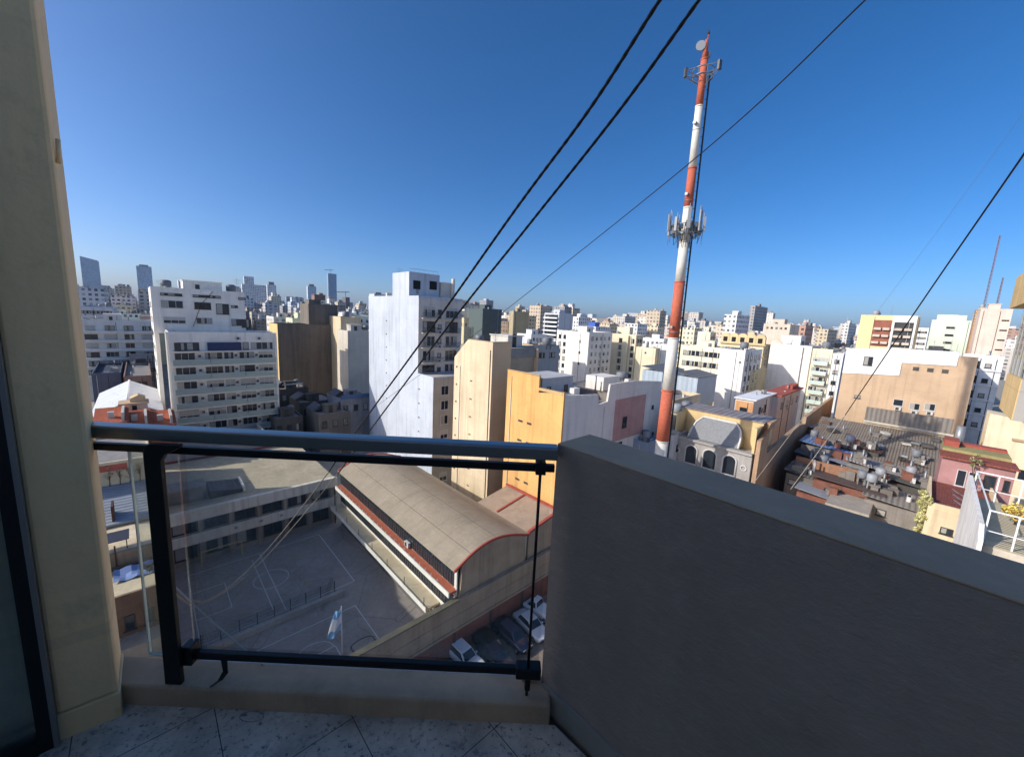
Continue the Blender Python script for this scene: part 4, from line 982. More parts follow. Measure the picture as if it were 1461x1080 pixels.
for s in (18.2, 19.3): window(h1, 'r', s, z1-2.6, .6, 1.2, 'dark')
tp = MB()
for i in range(7):
    for j in range(4):
        x, y = i*.34, j*.5; zz = lambda i, j: .08+.16*(math.sin(i*1.9+j)*.5+.5)+.3*(j == 3)
        tp.face([(x, y, zz(i, j)), (x+.34, y, zz(i+1, j)), (x+.34, y+.5, zz(i+1, j+1)), (x, y+.5, zz(i, j+1))], 0, True)
o = tp.build('tarpaulin', paint('tarp_blue', (116, 140, 186), .5), None, W(AL-2.6, b2-2.4, z1+.02), TA); tag(o, 'crumpled blue tarpaulin on the cream terrace of the low house', 'tarpaulin')
def bush(name, label, a, b, z, r, h, n, rgb, group=None, size=.12, cat='plant', trunk=True, ncl=7, zlo=.35):
    root = thing(name, label, cat, a, b, z, group, 0)
    rnd = random.Random(int(a*97+b*31)); m = MB()
    cl = [(rnd.uniform(-1, 1)*r*.6, rnd.uniform(-1, 1)*r*.6, h*rnd.uniform(zlo, .97), r*rnd.uniform(.3, .55)) for _ in range(ncl)]
    for _ in range(n):
        cx, cy, cz, cr = rnd.choice(cl); d = Vector((rnd.gauss(0, 1), rnd.gauss(0, 1), rnd.gauss(0, 1))).normalized()*cr*rnd.uniform(.5, 1)
        c = Vector((cx, cy, cz))+d; u = Vector((rnd.gauss(0, 1), rnd.gauss(0, 1), rnd.gauss(0, 1))).normalized()*size; v = u.cross(Vector((rnd.gauss(0, 1), rnd.gauss(0, 1), rnd.gauss(0, 1)))).normalized()*size*.6
        m.face([c-u, c+v, c+u, c-v], 0 if rnd.random() < .65 else 1)
    m.build('foliage', [paint('leaf_%d_%d_%d' % rgb, rgb, .6, var=.5), paint('leaf_pale_%d' % rgb[0], tuple(min(255, int(x*1.35)) for x in rgb), .6, var=.5)], root)
    if trunk:
        s = MB(); s.tube([(0, 0, 0), (.05, .02, h*.4), (0, .08, h*.75)], [.06*r+.02, .05*r+.015, .02], 6)
        for cx, cy, cz, cr in cl[:5]: s.tube([(.03, .03, h*.35), (cx*.6, cy*.6, cz*.8), (cx, cy, cz)], [.03, .02, .01], 5)
        s.build('stems', paint('bark', (96, 78, 60), .9), root)
    return root
bush('bare_shrub', 'scrubby dark shrub at the end of the cream terrace by the railing post', AL-.55, b2-2.2, z1, .45, .9, 220, (70, 72, 52), size=.09)
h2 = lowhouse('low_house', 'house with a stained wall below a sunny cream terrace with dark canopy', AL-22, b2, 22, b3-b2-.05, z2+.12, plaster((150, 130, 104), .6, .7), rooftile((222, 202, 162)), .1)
m = MB(); m.hexa([(17.5, .4, z2+.9), (20.4, .4, z2+.9), (20.4, 1.9, z2+1.1), (17.5, 1.9, z2+1.1)], [(17.5, .4, z2+.96), (20.4, .4, z2+.96), (20.4, 1.9, z2+1.16), (17.5, 1.9, z2+1.16)]); ca = m.build('canopy', paint('canopy_navy', (52, 58, 76), .8), h2)
for s in (17.7, 20.2): MB().box(s, .5, z2+.08, s+.06, .56, z2+.895).build('canopy_post', M_FRAMED, ca)
MB().box(19.5, -.1, z1-.5, 19.6, -.01, z2+.8).build('rusty_post', paint('rust', (84, 48, 36), .8), h2)
h3 = thing('low_house', 'house with a wide blue grey corrugated roof left of the railing post', 'house', AL-24, b3)
MB().box(0, .2, 0, 24, b4-b3-.1, z2+.25).build('wall', M_CRM, h3)
m = MB(); n_ = b4-b3-.06; m.hexa([(-.2, 0, z2+.3), (24, 0, z2+.3), (24, n_, z3), (-.2, n_, z3)], [(-.2, 0, z2+.36), (24, 0, z2+.36), (24, n_, z3+.06), (-.2, n_, z3+.06)]); m.build('roof', corrugated((150, 158, 166), 1, .5, .1), h3)
m = MB(); m.box(21.2, .4, z2+.4, 21.35, 2, z2+1.9); m.build('rusty_frame', paint('rust', (84, 48, 36), .8), h3)
h4 = lowhouse('low_house', 'house with a cream wall with faded plants and a red painted upper strip', AL-26, b4, 26, 12, z4, M_CRM, M_ROOFG, .5)
m = MB(); m.box(18, -.03, z4-.95, 24.3, -.002, z4-.3); m.build('red_strip', plaster((204, 98, 72), .4, .3), h4)
for i in range(4): bush('creeper', 'dry pale creeper against the cream wall above the corrugated roof, clump %s' % ['under the red strip', 'beside the pillar', 'by the post', 'at the middle'][i], AL-3.1+i*.75, b4-.25, z3, .4, z4-z3-.5, 90, (168, 146, 110), size=.07)
z5 = onb(185, 641, b4+12.5)[2]
h5 = lowhouse('low_house', 'grey house with a row of dark windows just under the handrail by the pillar', AL-30, b4+12.5, 29.6, 9, z5, plaster((170, 168, 164), .4, .5), M_ROOFG, .4)
for i in range(6): window(h5, 'r', 22.4+i*1.3, z5-1.6, .9, .9, 'dark')
# gabled sheet metal hall and tiled roofs beyond the handrail
gx, gb = AB(atz(181, 571, 14.5)); gx -= 4.4
MG = thing('metal_roof_shed', 'shed with a pale gabled sheet metal roof beside the white balcony block', 'shed', gx, gb)
m = MB(); m.prism([(0, 0), (8.8, 0), (8.8, 11.9), (4.4, 14.25), (0, 11.9)], 'y', 0, 24); m.build('wall', plaster((170, 112, 92), .5, .5), MG)
m = MB(); m.hexa([(-.3, -.6, 11.85), (4.4, -.6, 14.3), (4.4, 24.3, 14.3), (-.3, 24.3, 11.85)], [(-.3, -.6, 11.95), (4.4, -.6, 14.42), (4.4, 24.3, 14.42), (-.3, 24.3, 11.95)])
m.hexa([(4.405, -.6, 14.3), (9.1, -.6, 11.85), (9.1, 24.3, 11.85), (4.405, 24.3, 14.3)], [(4.405, -.6, 14.42), (9.1, -.6, 11.95), (9.1, 24.3, 11.95), (4.405, 24.3, 14.42)]); m.build('roof', corrugated((206, 210, 216), 1, .9, .06), MG)
for i in range(7):
    for s in (1, -1): MB().box(-.35, 0, 0, .35, .12, .14).build('roof_clip', M_STEEL, MG, (4.4+s*(1.2+.5*(i % 3)), .8+i*3.3, 13.55-.27*(i % 3)))
m = MB(); m.tube([(4.4, -.6, 14.45), (4.4, 24.3, 14.45)], .16, 6); m.build('ridge_cap', paint('ridge_white', (226, 228, 232), .4), MG)
ha, hb, hz_ = onb(173, 600, 88); HT = onb(173, 578, 88)[2]-12.7
tl = thing('tiled_house', 'small cream house with a dark door among red tiled roofs by the handrail', 'house', ha, hb)
MB().box(0, 0, 0, 3.3, 3, 12.7+HT).build('wall', plaster((222, 206, 174), .3, .3), tl); MB().box(-.2, -.25, 12.705+HT, 3.5, 3.1, 12.9+HT).build('roof', plaster((214, 180, 140), .4, .2), tl)
m = MB(); m.prism([(1.2, 12.91+HT), (3.1, 12.91+HT), (3.1, 13.5+HT), (2.2, 14.0+HT), (1.2, 13.5+HT)], 'y', .6, 2.8); m.build('roof_room', plaster((226, 190, 140), .3, .3), tl); window(tl, 'r', 1.7, 11.0+HT, .6, 1.5, 'dark')
for i, (px, py) in enumerate(((132, 603), (168, 607), (207, 606))):
    ta_, tb_2, tz_ = onb(px, py+4, 80); la, lb = 3.7, 6.2; dz = tz_-10.2
    r = thing('tiled_house', ['low house under a weathered red tile roof next to the pillar', 'low house under a red tile roof with a vent box before the cream hut', 'low house under a red tile roof against the white balcony block'][i], 'house', ta_, tb_2)
    MB().box(0.1, 0.1, 0, la-.1, lb-.1, 10.2+dz).build('wall', plaster((160, 96, 76), .5, .4), r)
    m = MB(); m.hexa([(0, 0, 10.1+dz), (la, 0, 10.1+dz), (la, lb, 11.2+dz), (0, lb, 11.2+dz)], [(0, 0, 10.25+dz), (la, 0, 10.25+dz), (la, lb, 11.4+dz), (0, lb, 11.4+dz)]); m.build('roof', clay_tiles((226, 116, 70)), r)
    m = MB(); m.box(la*.4, lb*.3, 10.4+dz, la*.4+.7, lb*.3+.7, 11.5+dz); m.box(la*.8, 0.4, 10.2+dz, la*.8+.3, lb-.4, 11.6+dz); m.build('chimney', plaster((206, 200, 190), .5, .4), r)
KEYS.append((120, 245, 540, 720, 70, gx-8, gb-8, 28, 34, 'sheet metal gable roof'))
KEYS.append((240, 530, 600, 720, 60, -6, 56, 30, 40, 'school wing'))

# --- dark concrete block and the buildings behind the wing
M_DCC = concrete((134, 124, 112), .5, .5, .9)
r, LA, LB, H_ = keyblock('apartment_building', 'dark bare concrete block with an L shaped outline and no windows', 'building', 390, 396, 480, 462, 112, 600, M_DCC, la=17.2, lb=10)
ztall = atY(455, 434, 121).z
m = MB(); m.box(8.6, 1.2, H_+.0, 17.1, 9.9, ztall); m.build('tall_wall', M_DCC, r)
MB().box(-.06, .1, 0, -.002, 9.9, H_-.1).build('yellow_side', plaster((222, 190, 120), .2, .2), r)
m = MB(); m.box(9.6, 4, ztall+.002, 13, 8, ztall+1.3); m.build('roof_hut', M_DCC, r)
hut(r, 11.5, 5, ztall+1.31, 3.2, 3, 1.5, plaster((150, 120, 110)), False)
r, LA, LB, H_ = keyblock('apartment_building', 'sunlit beige block with a vertical strip of small windows beside the dark concrete block', 'building', 471, 486, 503, 452, 116, 600, plaster((226, 204, 164), .25, .35), la=6, lb=12)
for k in range(8): window(r, 'r', 3.4, H_-4-2.8*k, 1.5, 1.3, 'dark')
tank(r, 3, 4, H_-.9, 1, 1.6)
r, LA, LB, H_ = keyblock('apartment_building', 'plain grey sided block with a cream edge touching the white slab tower', 'building', 488, 496, 527, 472, 104, 600, plaster((214, 204, 184), .25, .3), la=9, lb=8)
hut(r, 2, 3, H_-.8, 3, 3, 2.2, plaster((206, 200, 190))); tank(r, 7, 5, H_-.8, .8, 1.3); aerial(r, 1, 1, H_-.8, 3)
# dark roofs in the hollow
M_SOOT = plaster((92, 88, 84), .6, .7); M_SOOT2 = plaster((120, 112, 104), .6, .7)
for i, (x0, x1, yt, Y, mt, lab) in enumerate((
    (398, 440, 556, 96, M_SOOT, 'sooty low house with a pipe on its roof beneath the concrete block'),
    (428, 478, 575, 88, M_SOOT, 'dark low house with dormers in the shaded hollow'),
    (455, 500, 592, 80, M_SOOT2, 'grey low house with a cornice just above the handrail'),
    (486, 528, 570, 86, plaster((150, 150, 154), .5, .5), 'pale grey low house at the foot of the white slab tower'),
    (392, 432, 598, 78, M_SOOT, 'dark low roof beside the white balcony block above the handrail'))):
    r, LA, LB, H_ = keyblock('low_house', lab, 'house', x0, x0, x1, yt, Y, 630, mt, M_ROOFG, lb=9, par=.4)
    for q in range(3): window(r, 'r', LA*(q+.5)/3, H_-3.0, 1.0, 1.5, 'dark'); 
    hut(r, LA*.3, 2, H_-.4, 2.4, 2.2, 1.7, mt); 
    if i % 2 == 0: tank(r, LA*.75, 4, H_-.4, .7, 1.2)
    m = MB(); m.prism([(0, H_), (LA*.5, H_), (LA*.25, H_+1.2)], 'y', 4, 8.5); m.build('gable_roof', corrugated((80, 80, 84), 0, .5), r)
    if i == 0: MB().tube([(1, 1, H_+.9), (LA-1, 1, H_+1.1)], .16, 8).build('vent_pipe', M_FRAME, r)
    if i == 3: 
        MB().box(0, -.4, H_+.0, LA, -.1, H_+.9).build('blue_fence', paint('faded_blue', (70, 100, 140), .7), r)
# --- middle distance blocks: outline columns, height line and a real distance each
def extras(r, LA, LB, H, spec, wm):
    for e in spec:
        if e == 'hut': hut(r, LA*.3, LB*.3, H-.85, min(4, LA*.4), min(4, LB*.4), 2.6, wm)
        elif e == 'tank': tank(r, LA*.75, LB*.6, H-.85, min(1.1, LA*.15), 1.8)
        elif e == 'tank2': tank(r, LA*.2, LB*.75, H-.85, .9, 1.6, M_ANT)
        elif e == 'aerial': aerial(r, LA*.5, LB*.5, H-.85, 5)
        elif e == 'room': hut(r, LA*.45, LB*.4, H-.85, min(6, LA*.5), min(6, LB*.5), 3.4, wm, False)
def blk(label, xl, xc, xr, yt, Y, yb, rgb, L=None, Rr=None, ex=(), far=False, rm=None, cap=45, name='apartment_building', cat='building', mat=None, par=.9, la=None, lb=None):
    wm = mat or (facade(rgb) if far else plaster(rgb, .22, .3))
    r, LA, LB, H = keyblock(name, label, cat, xl, xc, xr, yt, Y, yb, wm, rm, cap=cap, par=par, la=la, lb=lb)
    if L: n, m, w, h, dz, kd = L; rows(r, 'l', .8, LB-.8, n, H-1.6, dz, m, w, h, kd)
    if Rr: n, m, w, h, dz, kd = Rr; rows(r, 'r', .8, LA-.8, n, H-1.6, dz, m, w, h, kd, ac=.15)
    extras(r, LA, LB, H, ex, plaster(rgb, .2, .3) if far else wm)
    clutter(r, LA, LB, H-max(0, min(par, H*.4))+.07, plaster((190, 182, 168), .3, .3), 5)
    if not far:
        for _ in range(2): downpipe(r, 'r', LA*random.uniform(.1, .9), H); downpipe(r, 'l', LB*random.uniform(.1, .9), H)
    return r, LA, LB, H
# left
r, LA, LB, H = blk('white apartment block with dark balcony recesses low on the far left beside the pillar', 100, 112, 182, 456, 118, 525, (232, 226, 216), None, None, ('hut',), la=17, lb=12)
for k in range(6):
    z = H-3.6-2.75*k
    MB().box(.2, -1.0, z-.5, LA-.2, -.005, z+.35).build('balcony', plaster((232, 226, 214), .2, .3), r)
    for q in range(4): window(r, 'r', 2.2+q*4.2, z+.4, random.choice([2.2, 2.8]), 1.6, random.choice(['dark', 'dark', 'plain', 'shut']))
MB().box(LA-.4, -1.3, 0, LA, -.005, H-.5).build('side_fin', plaster((200, 206, 214), .2, .3), r)
blk('pale stacked block with banded balconies under the far left glass tower', 100, 104, 148, 410, 240, 455, (206, 206, 208), ex=('room',), far=True)
blk('grey block with a terrace roof in front of the banded far left block', 108, 112, 162, 437, 160, 456, (200, 202, 206), None, (7, 2, 1.5, 1.2, 3, 'dark'), ('tank',))
blk('pinkish low block under an orange roof on the left, behind the metal roofed shed', 150, 182, 226, 462, 150, 500, (196, 180, 172), None, (6, 4, 1.3, 1.2, 2.9, None), ('room',), rm=rooftile((206, 110, 70)))
blk('grey low block in the shaded street left of the white balcony block', 178, 184, 226, 505, 120, 545, (150, 148, 150), None, (5, 3, 1.4, 1.2, 2.9, 'dark'), ('tank',))
blk('dark slate roofed hall behind the metal roof shed, next to the pillar', 105, 130, 172, 533, 100, 560, (92, 100, 118), None, None, (), name='low_house', cat='house', rm=rooftile((74, 82, 98)))
blk('small brown brick house with a blue wall behind the metal roof shed', 168, 176, 216, 537, 98, 560, (150, 122, 110), None, (3, 1, 1, 1, 3, 'dark'), (), name='low_house', cat='house')
# between the white blocks
blk('dark grey green block with a striped sunny side in the middle distance', 665, 689, 716, 440, 260, 476, (78, 92, 92), None, None, ('room',), mat=plaster((92, 104, 102), .15, .15))
blk('brown and beige slim tower block with a blank shaded side', 727, 733, 755, 444, 230, 484, (204, 180, 132), None, None, ('hut', 'aerial'), mat=plaster((186, 166, 124), .2, .3))
r, LA, LB, H = blk('white block with curved balconies and a blue grey blank side', 777, 798, 818, 447, 280, 478, (214, 214, 210), None, None, ('room', 'tank'), mat=plaster((206, 208, 212), .15, .2))
for k in range(8): MB().box(-1.6, .5, H-4-3*k, -.01, LB-.5, H-2.9-3*k).build('balcony', plaster((228, 228, 226), .2, .2), r)
for k in range(8): MB().box(-.04, .8, H-2.85-3*k, -.005, LB-.8, H-1.2-3*k).build('window_band', M_GLASS, r)
r, LA, LB, H = blk('bright white block with a round topped penthouse right of the curved balcony block', 815, 826, 842, 452, 330, 476, (230, 230, 228), None, None, ('room', 'hut'), far=True)
r, LA, LB, H = blk('white block carrying a bright blue water tank', 838, 850, 872, 466, 250, 480, (224, 226, 230), None, None, (), far=True)
MB().box(.5, 1, H-.8, 5.5, 6, H+2.6).build('water_tank', paint('tank_blue', (40, 92, 196), .5), r)
r, LA, LB, H = blk('white mid rise with arched windows on its left end and a grey shaded side', 795, 841, 874, 474, 140, 545, (240, 234, 222), None, (5, 5, 1.2, 1.4, 2.8, None), ('hut', 'aerial'))
rows(r, 'l', LB*.66, LB-.5, 2, H-1.6, 2.7, 6, 1.2, 1.5, 'dark')
for k in range(3): window(r, 'l', LB*.25, H-4-4*k, .7, .9, 'dark')
r, LA, LB, H = blk('pale yellow block with two bays and dark window strips right of the white mid rise', 872, 908, 918, 478, 150, 540, (238, 222, 184), None, (2, 6, 1.3, 1.3, 2.8, 'dark'), ('room', 'tank'))
rows(r, 'l', LB*.5, LB*.66, 1, H-1.6, 2.7, 7, 1.6, 1.7, 'dark'); rows(r, 'l', .3, LB*.2, 1, H-1.6, 2.7, 7, 1.3, 1.7, 'dark')
MB().box(-.9, LB*.25, 0, -.005, LB*.47, H-.4).build('bay', plaster((236, 220, 180), .2, .3), r)
blk('plain pale yellow lower block with a drainpipe left of the mast', 908, 936, 942, 497, 142, 540, (238, 222, 184), (1, 1, .8, .8, 3, None), None, ('tank',))
blk('wide white low topped block behind the pale yellow pair', 908, 950, 962, 484, 190, 505, (236, 234, 230), (6, 2, 1.2, 1.2, 3, 'dark'), None, ('hut', 'tank', 'aerial'))
blk('white wall block directly behind the lower white band of the mast', 932, 958, 968, 492, 160, 535, (234, 232, 228), None, None, ('tank',))
blk('far white block with stacked balconies left of the mast on the horizon', 880, 892, 907, 451, 460, 470, (214, 208, 196), far=True, ex=('room',))
blk('white stepped far block with railings left of the mast on the horizon', 893, 910, 924, 462, 300, 478, (228, 228, 226), far=True, ex=('tank',))
# roofs around the tan tower
blk('grey penthouse block with dark windows behind the narrow cream tower', 724, 728, 768, 494, 82, 520, (180, 178, 176), None, (4, 1, 2.0, 1.2, 3, 'dark'), ('tank',), la=16)
blk('low white flat roofed block in the distance behind the narrow cream tower', 738, 758, 780, 477, 170, 500, (226, 226, 226), None, (4, 1, 1.2, 1.2, 3, 'dark'), ('hut', 'tank'))
blk('tan roofed block with green blinds behind the grey penthouse', 745, 762, 792, 492, 130, 520, (206, 176, 132), None, (4, 2, 1.3, 1.2, 3, 'half'), ('tank2',))
blk('cream round headed block with a porthole behind the white slab tower', 646, 662, 676, 466, 120, 492, (236, 212, 160), None, None, ('room',))
# around the mast foot
M_SHED = corrugated((176, 190, 202), 1, 1.2, .12)
for lab, xl, xc, xr, yt, Y, la in (('pale blue ribbed metal shed on a roof left of the mast', 917, 946, 968, 531, 96, 12), ('pale blue ribbed metal shed on a roof right of the mast', 966, 996, 1014, 540, 92, 12)):
    a, b, LA, LB, zt = footprint(xl, xc, xr, yt, Y)
    r = thing('metal_shed', lab, 'shed', a, b); LB = min(LB, 16); LA = la
    m = MB(); m.box(0, 0, zt-7, LA, LB, zt); m.build('wall', M_SHED, r)
    m = MB(); m.hexa([(-.2, -.2, zt+.005), (LA+.2, -.2, zt+.005), (LA+.2, LB+.2, zt+.8), (-.2, LB+.2, zt+.8)], [(-.2, -.2, zt+.1), (LA+.2, -.2, zt+.1), (LA+.2, LB+.2, zt+.95), (-.2, LB+.2, zt+.95)]); m.build('roof', corrugated((112, 112, 112), 1, 1.2, .2), r)
    MB().box(.1, .1, 0, LA-.1, LB-.1, zt-7.01).build('base', plaster((206, 190, 156), .4, .4), r)
    KEYS.append((xl, xr, yt, 575, Y, a, b, LA, LB, lab))
r, LA, LB, H = blk('long cream low building with a grey felt roof behind the mast foot', 890, 962, 1000, 571, 78, 600, (222, 200, 164), (5, 1, 1.2, 1.2, 3, None), (3, 1, 1.2, 1.2, 3, None), ('tank',), rm=M_ROOFG, name='low_house', cat='house', cap=20)
r, LA, LB, H = blk('stained cream box of a house left of the mast foot', 891, 930, 941, 586, 66, 622, (214, 204, 178), None, None, (), mat=plaster((208, 198, 172), .7, .8), name='low_house', cat='house', la=5)
blk('flat white shed roof house beside the orange block', 872, 884, 903, 560, 80, 590, (226, 226, 226), None, None, ('tank2',), name='low_house', cat='house', la=8)
blk('white house with a slipped awning behind the stained cream box', 878, 896, 920, 575, 73, 600, (220, 216, 210), None, (2, 1, 1, 1, 3, 'dark'), (), name='low_house', cat='house', la=6)
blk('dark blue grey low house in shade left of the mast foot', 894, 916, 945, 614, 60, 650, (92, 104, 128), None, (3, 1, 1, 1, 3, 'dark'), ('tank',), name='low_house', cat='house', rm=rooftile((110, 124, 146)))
blk('pale low roof house just over the parapet left of the mast', 890, 925, 945, 632, 55, 655, (150, 164, 184), None, None, (), name='low_house', cat='house', rm=rooftile((150, 166, 186)))
blk('cream house with roof tanks right of the mast foot', 958, 972, 990, 592, 68, 640, (216, 200, 170), None, (2, 2, 1, 1.2, 3, 'dark'), ('tank', 'tank2'), name='low_house', cat='house', la=6)
blk('small white house in front of the roof tanks right of the mast', 952, 962, 980, 622, 56, 650, (206, 202, 200), None, (2, 1, .8, 1, 3, 'dark'), (), name='low_house', cat='house', la=4.5)
# right of the mast
r, LA, LB, H = blk('cream building with three rows of paired windows right of the mast', 972, 1036, 1046, 497, 118, 560, (238, 228, 198), (9, 4, 1.1, 1.5, 3.3, 'dark'), None, ('hut', 'tank'))
blk('cream tower top directly behind the cream building with paired windows', 996, 1014, 1022, 474, 150, 500, (240, 228, 198), None, (2, 3, 1, 1.2, 3, 'dark'), ('hut',))
r, LA, LB, H = blk('plain white wall block with windows only on its shaded right side', 1028, 1064, 1088, 500, 104, 580, (244, 240, 234), None, (4, 6, 1.4, 1.3, 2.75, 'dark'), ('tank',))
window(r, 'l', 1.0, H-3.4, .5, .4, 'dark')
# ornate cream palace
r, LA, LB, H = blk('ornate cream building with a cornice and arched dormers behind the plain white block', 1028, 1090, 1106, 492, 134, 560, (232, 214, 172), (9, 3, 1.1, 1.7, 3.8, 'dark'), (2, 5, 1.2, 1.8, 3.6, 'dark'), ('hut',), cap=34)
m = MB(); m.box(-.7, -.7, H-.4, LA, LB, H-.05); m.box(-.5, -.5, H-4.2, LA, LB, H-4.0); m.build('cornice', plaster((216, 190, 136), .3, .3), r)
for q in range(5):
    m = MB(); w = 1.5; m.prism([(-w, 0), (w, 0), (w, 2.2)]+[(w*math.cos(math.pi*k/8), 2.2+w*.8*math.sin(math.pi*k/8)) for k in range(1, 8)]+[(-w, 2.2)], 'x', 0, 1.2, 0); m.box(-.02, -.7, .3, -.005, .7, 2.0, 1)
    m.build('dormer', [plaster((226, 196, 140), .3, .3), M_DARK], r, (.4, LB*(q+.5)/5, H))
r, LA, LB, H = blk('large blank white wall block casting a notch of shade, right of the ornate building', 1100, 1159, 1163, 494, 112, 570, (246, 238, 228), None, None, ('room', 'tank', 'aerial'), la=14)
m = MB(); m.prism([(LB*.7, H), (LB-.01, H), (LB-.01, H+.6), (LB*.86, H+1.4), (LB*.72, H+.5)], 'x', .0, .4); m.build('gable_top', plaster((230, 214, 190), .3, .3), r)
m = MB(); m.box(-16, LB+.05, 0, -.1, LB+1, H-7.5); m.build('projecting_wing', plaster((226, 206, 160), .3, .3), r)
r, LA, LB, H = blk('cream apartment front with pale green balcony glass right of the large blank white wall', 1160, 1189, 1196, 499, 108, 565, (240, 228, 192), None, None, ('tank',), la=10)
for k in range(6):
    z = H-4.4-2.75*k; bl = MB().box(-1.1, .6, z-.15, -.005, LB-.6, z).build('balcony', plaster((226, 214, 186), .3, .3), r)
    MB().box(-1.1, .6, z+.005, -1.05, LB-.6, z+1.0).build('balustrade', paint('balcony_green', (192, 212, 200), .3), bl)
    for q in (.3, .7): window(r, 'l', LB*q, z+.1, 2.0, 1.9, None)
blk('white corner strip with small windows between the balcony front and the brown wall', 1189, 1204, 1208, 505, 100, 600, (236, 236, 232), (1, 5, 1.1, 1.0, 2.75, 'dark'), None, (), la=6)
blk('grey gridded hotel slab standing clear of the skyline', 1071, 1078, 1105, 436, 420, 470, (150, 146, 144), far=True, ex=('room',), mat=facade((172, 168, 164), 3.0, 3.1, .12))
blk('white stepped block with penthouses left of the grey hotel slab', 1034, 1052, 1070, 449, 250, 480, (234, 230, 224), None, None, ('room', 'hut'), far=True)
blk('broad beige block with a blank side right of the grey hotel slab', 1090, 1128, 1141, 463, 200, 492, (226, 204, 182), (5, 1, 1, 1, 3, 'dark'), None, ('room', 'tank'))
blk('red and cream block right of the broad beige block', 1141, 1150, 1161, 464, 240, 490, (196, 150, 126), None, None, ('hut',), far=True)
blk('white far block on the horizon left of the cream and red tower', 1203, 1212, 1226, 461, 380, 485, (222, 218, 210), far=True, ex=('room',))
blk('cream far block with arched roof left of the white far block on the right', 1166, 1182, 1200, 470, 330, 488, (216, 196, 160), far=True, ex=('tank',))
# small white house with red roof neighbour
r, LA, LB, H = blk('small modern white house with a flat roof behind the long tan wall', 1061, 1076, 1147, 572, 74, 640, (238, 230, 218), None, None, (), la=14, lb=3.2, name='low_house', cat='house', par=.3)
for s, z, w, h in ((4.6, H-4.1, 1.2, 2.3), (8.2, H-3.2, 1.6, 1.5), (6.2, H-3.0, .5, .8)): window(r, 'r', s, z, w, h, 'dark')
window(r, 'l', 1.6, H-3.4, 1.3, 1.8, 'dark', -.08); MB().box(-.08, .0, 0, -.002, 3.1, H-.4).build('orange_side', plaster((220, 160, 100), .3, .3), r)
MB().box(-.4, -.5, H+.005, 14.2, 3.4, H+.25).build('roof_slab', plaster((232, 232, 232), .2, .1), r)
r, LA, LB, H = blk('pink and white house under a flat red roof behind the small white house', 1102, 1112, 1192, 566, 82, 640, (226, 210, 200), None, (4, 1, 1.2, 1.4, 3, 'dark'), (), la=20, lb=3.4, name='low_house', cat='house', par=.3)
MB().box(-.3, -.5, H+.005, 20.3, 3.6, H+.3).build('roof_slab', paint('red_roof_paint', (176, 80, 60), .85, var=.6), r)
for q in range(4): MB().box(13+q*1.6, .4, H+.31, 14.2+q*1.6, 1.8, H+1.2).build('roof_box', paint('red_roof_paint', (176, 80, 60), .85, var=.6), r)
# French house with mansard
fa, fb = AB(atY(1072, 660, 50)); 
FH = thing('mansard_house', 'old house with a grey mansard roof and three arched dark windows', 'house', fa, fb)
fz = atY(1072, 651, 50).z; LBF = 10.6
M_OLD = plaster((176, 170, 164), .5, .5); M_YW = plaster((232, 200, 136), .35, .35)
MB().box(0, 0, 0, 8, LBF, fz).build('wall', M_OLD, FH)
m = MB(); m.box(-.35, -.02, fz+.005, .6, LBF+.1, fz+.3); m.box(-.2, 0, fz-3.9, -.005, LBF, fz-3.7); m.build('cornice', M_OLD, FH)
MB().box(3.2, -.05, 0, 8.2, LBF+.6, fz+4.0).build('back_wall', M_YW, FH); MB().box(3.0, -.2, fz+4.005, 8.4, LBF+.7, fz+4.15).build('back_roof', corrugated((150, 140, 136), 1, .8, .4), FH)
for y_ in (-.06, LBF-.2): MB().box(.3, y_, fz+.31, 3.15, y_+.3, fz+3.7).build('side_pier', M_YW, FH)
def arc(u0, u1, z0, z1, k=10, ins=0): 
    return [(u0+ins, z0), (u0+.05+ins, z0+(z1-z0)*.35), (u0+.35+ins, z0+(z1-z0)*.72), (u0+1.1, z1-ins*.3), (u1-1.1, z1-ins*.3), (u1-.35-ins, z0+(z1-z0)*.72), (u1-.05-ins, z0+(z1-z0)*.35), (u1-ins, z0)]
A0 = arc(2.0, 8.8, fz+.31, fz+3.3)
mx_ = lambda z: .75+2.1*max(0, min(1, (z-fz-.31)/2.99))
m = MB(); fr_ = [(mx_(z), u, z) for u, z in A0]; bk = [(3.15, u, z) for u, z in A0]; k_ = len(A0)
m.face(fr_[::-1]); m.face(bk)
for i in range(k_): j = (i+1) % k_; m.face([fr_[i], fr_[j], bk[j], bk[i]])
m.build('mansard_roof', paint('slate', (136, 138, 140), .5, var=.6), FH)
m = MB(); m.tube([(x-.03, u, z) for x, u, z in fr_], .15, 6); m.build('mansard_trim', plaster((222, 218, 212), .3, .2), FH)
for q, (u, w) in enumerate(((2.6, 1.5), (5.2, 1.6), (7.8, 1.5))):
    pts = [(-w/2, 0), (w/2, 0), (w/2, 1.9)]+[(w/2*math.cos(math.pi*k/10), 1.9+w/2*math.sin(math.pi*k/10)) for k in range(1, 10)]+[(-w/2, 1.9)]
    m = MB(); m.tube([(-.06, p[0]*1.16, p[1]*1.05) for p in pts]+[(-.06, pts[0][0]*1.16, 0)], .12, 6)
    wi = m.build('window', plaster((206, 202, 198), .3, .3), FH, (0, u, fz-3.4)); MB().prism(pts, 'x', -.05, .03).build('pane', M_GLASS, wi)
for u in (.8, 9.8):
    m = MB(); m.tube([(-.06, u+.35*math.cos(2*math.pi*k/12), fz-1.9+.35*math.sin(2*math.pi*k/12)) for k in range(13)], .09, 5); m.build('medallion', plaster((206, 202, 198), .3, .3), FH)
KEYS.append((985, 1085, 590, 680, 50, fa, fb, 9, 11, 'mansard house'))
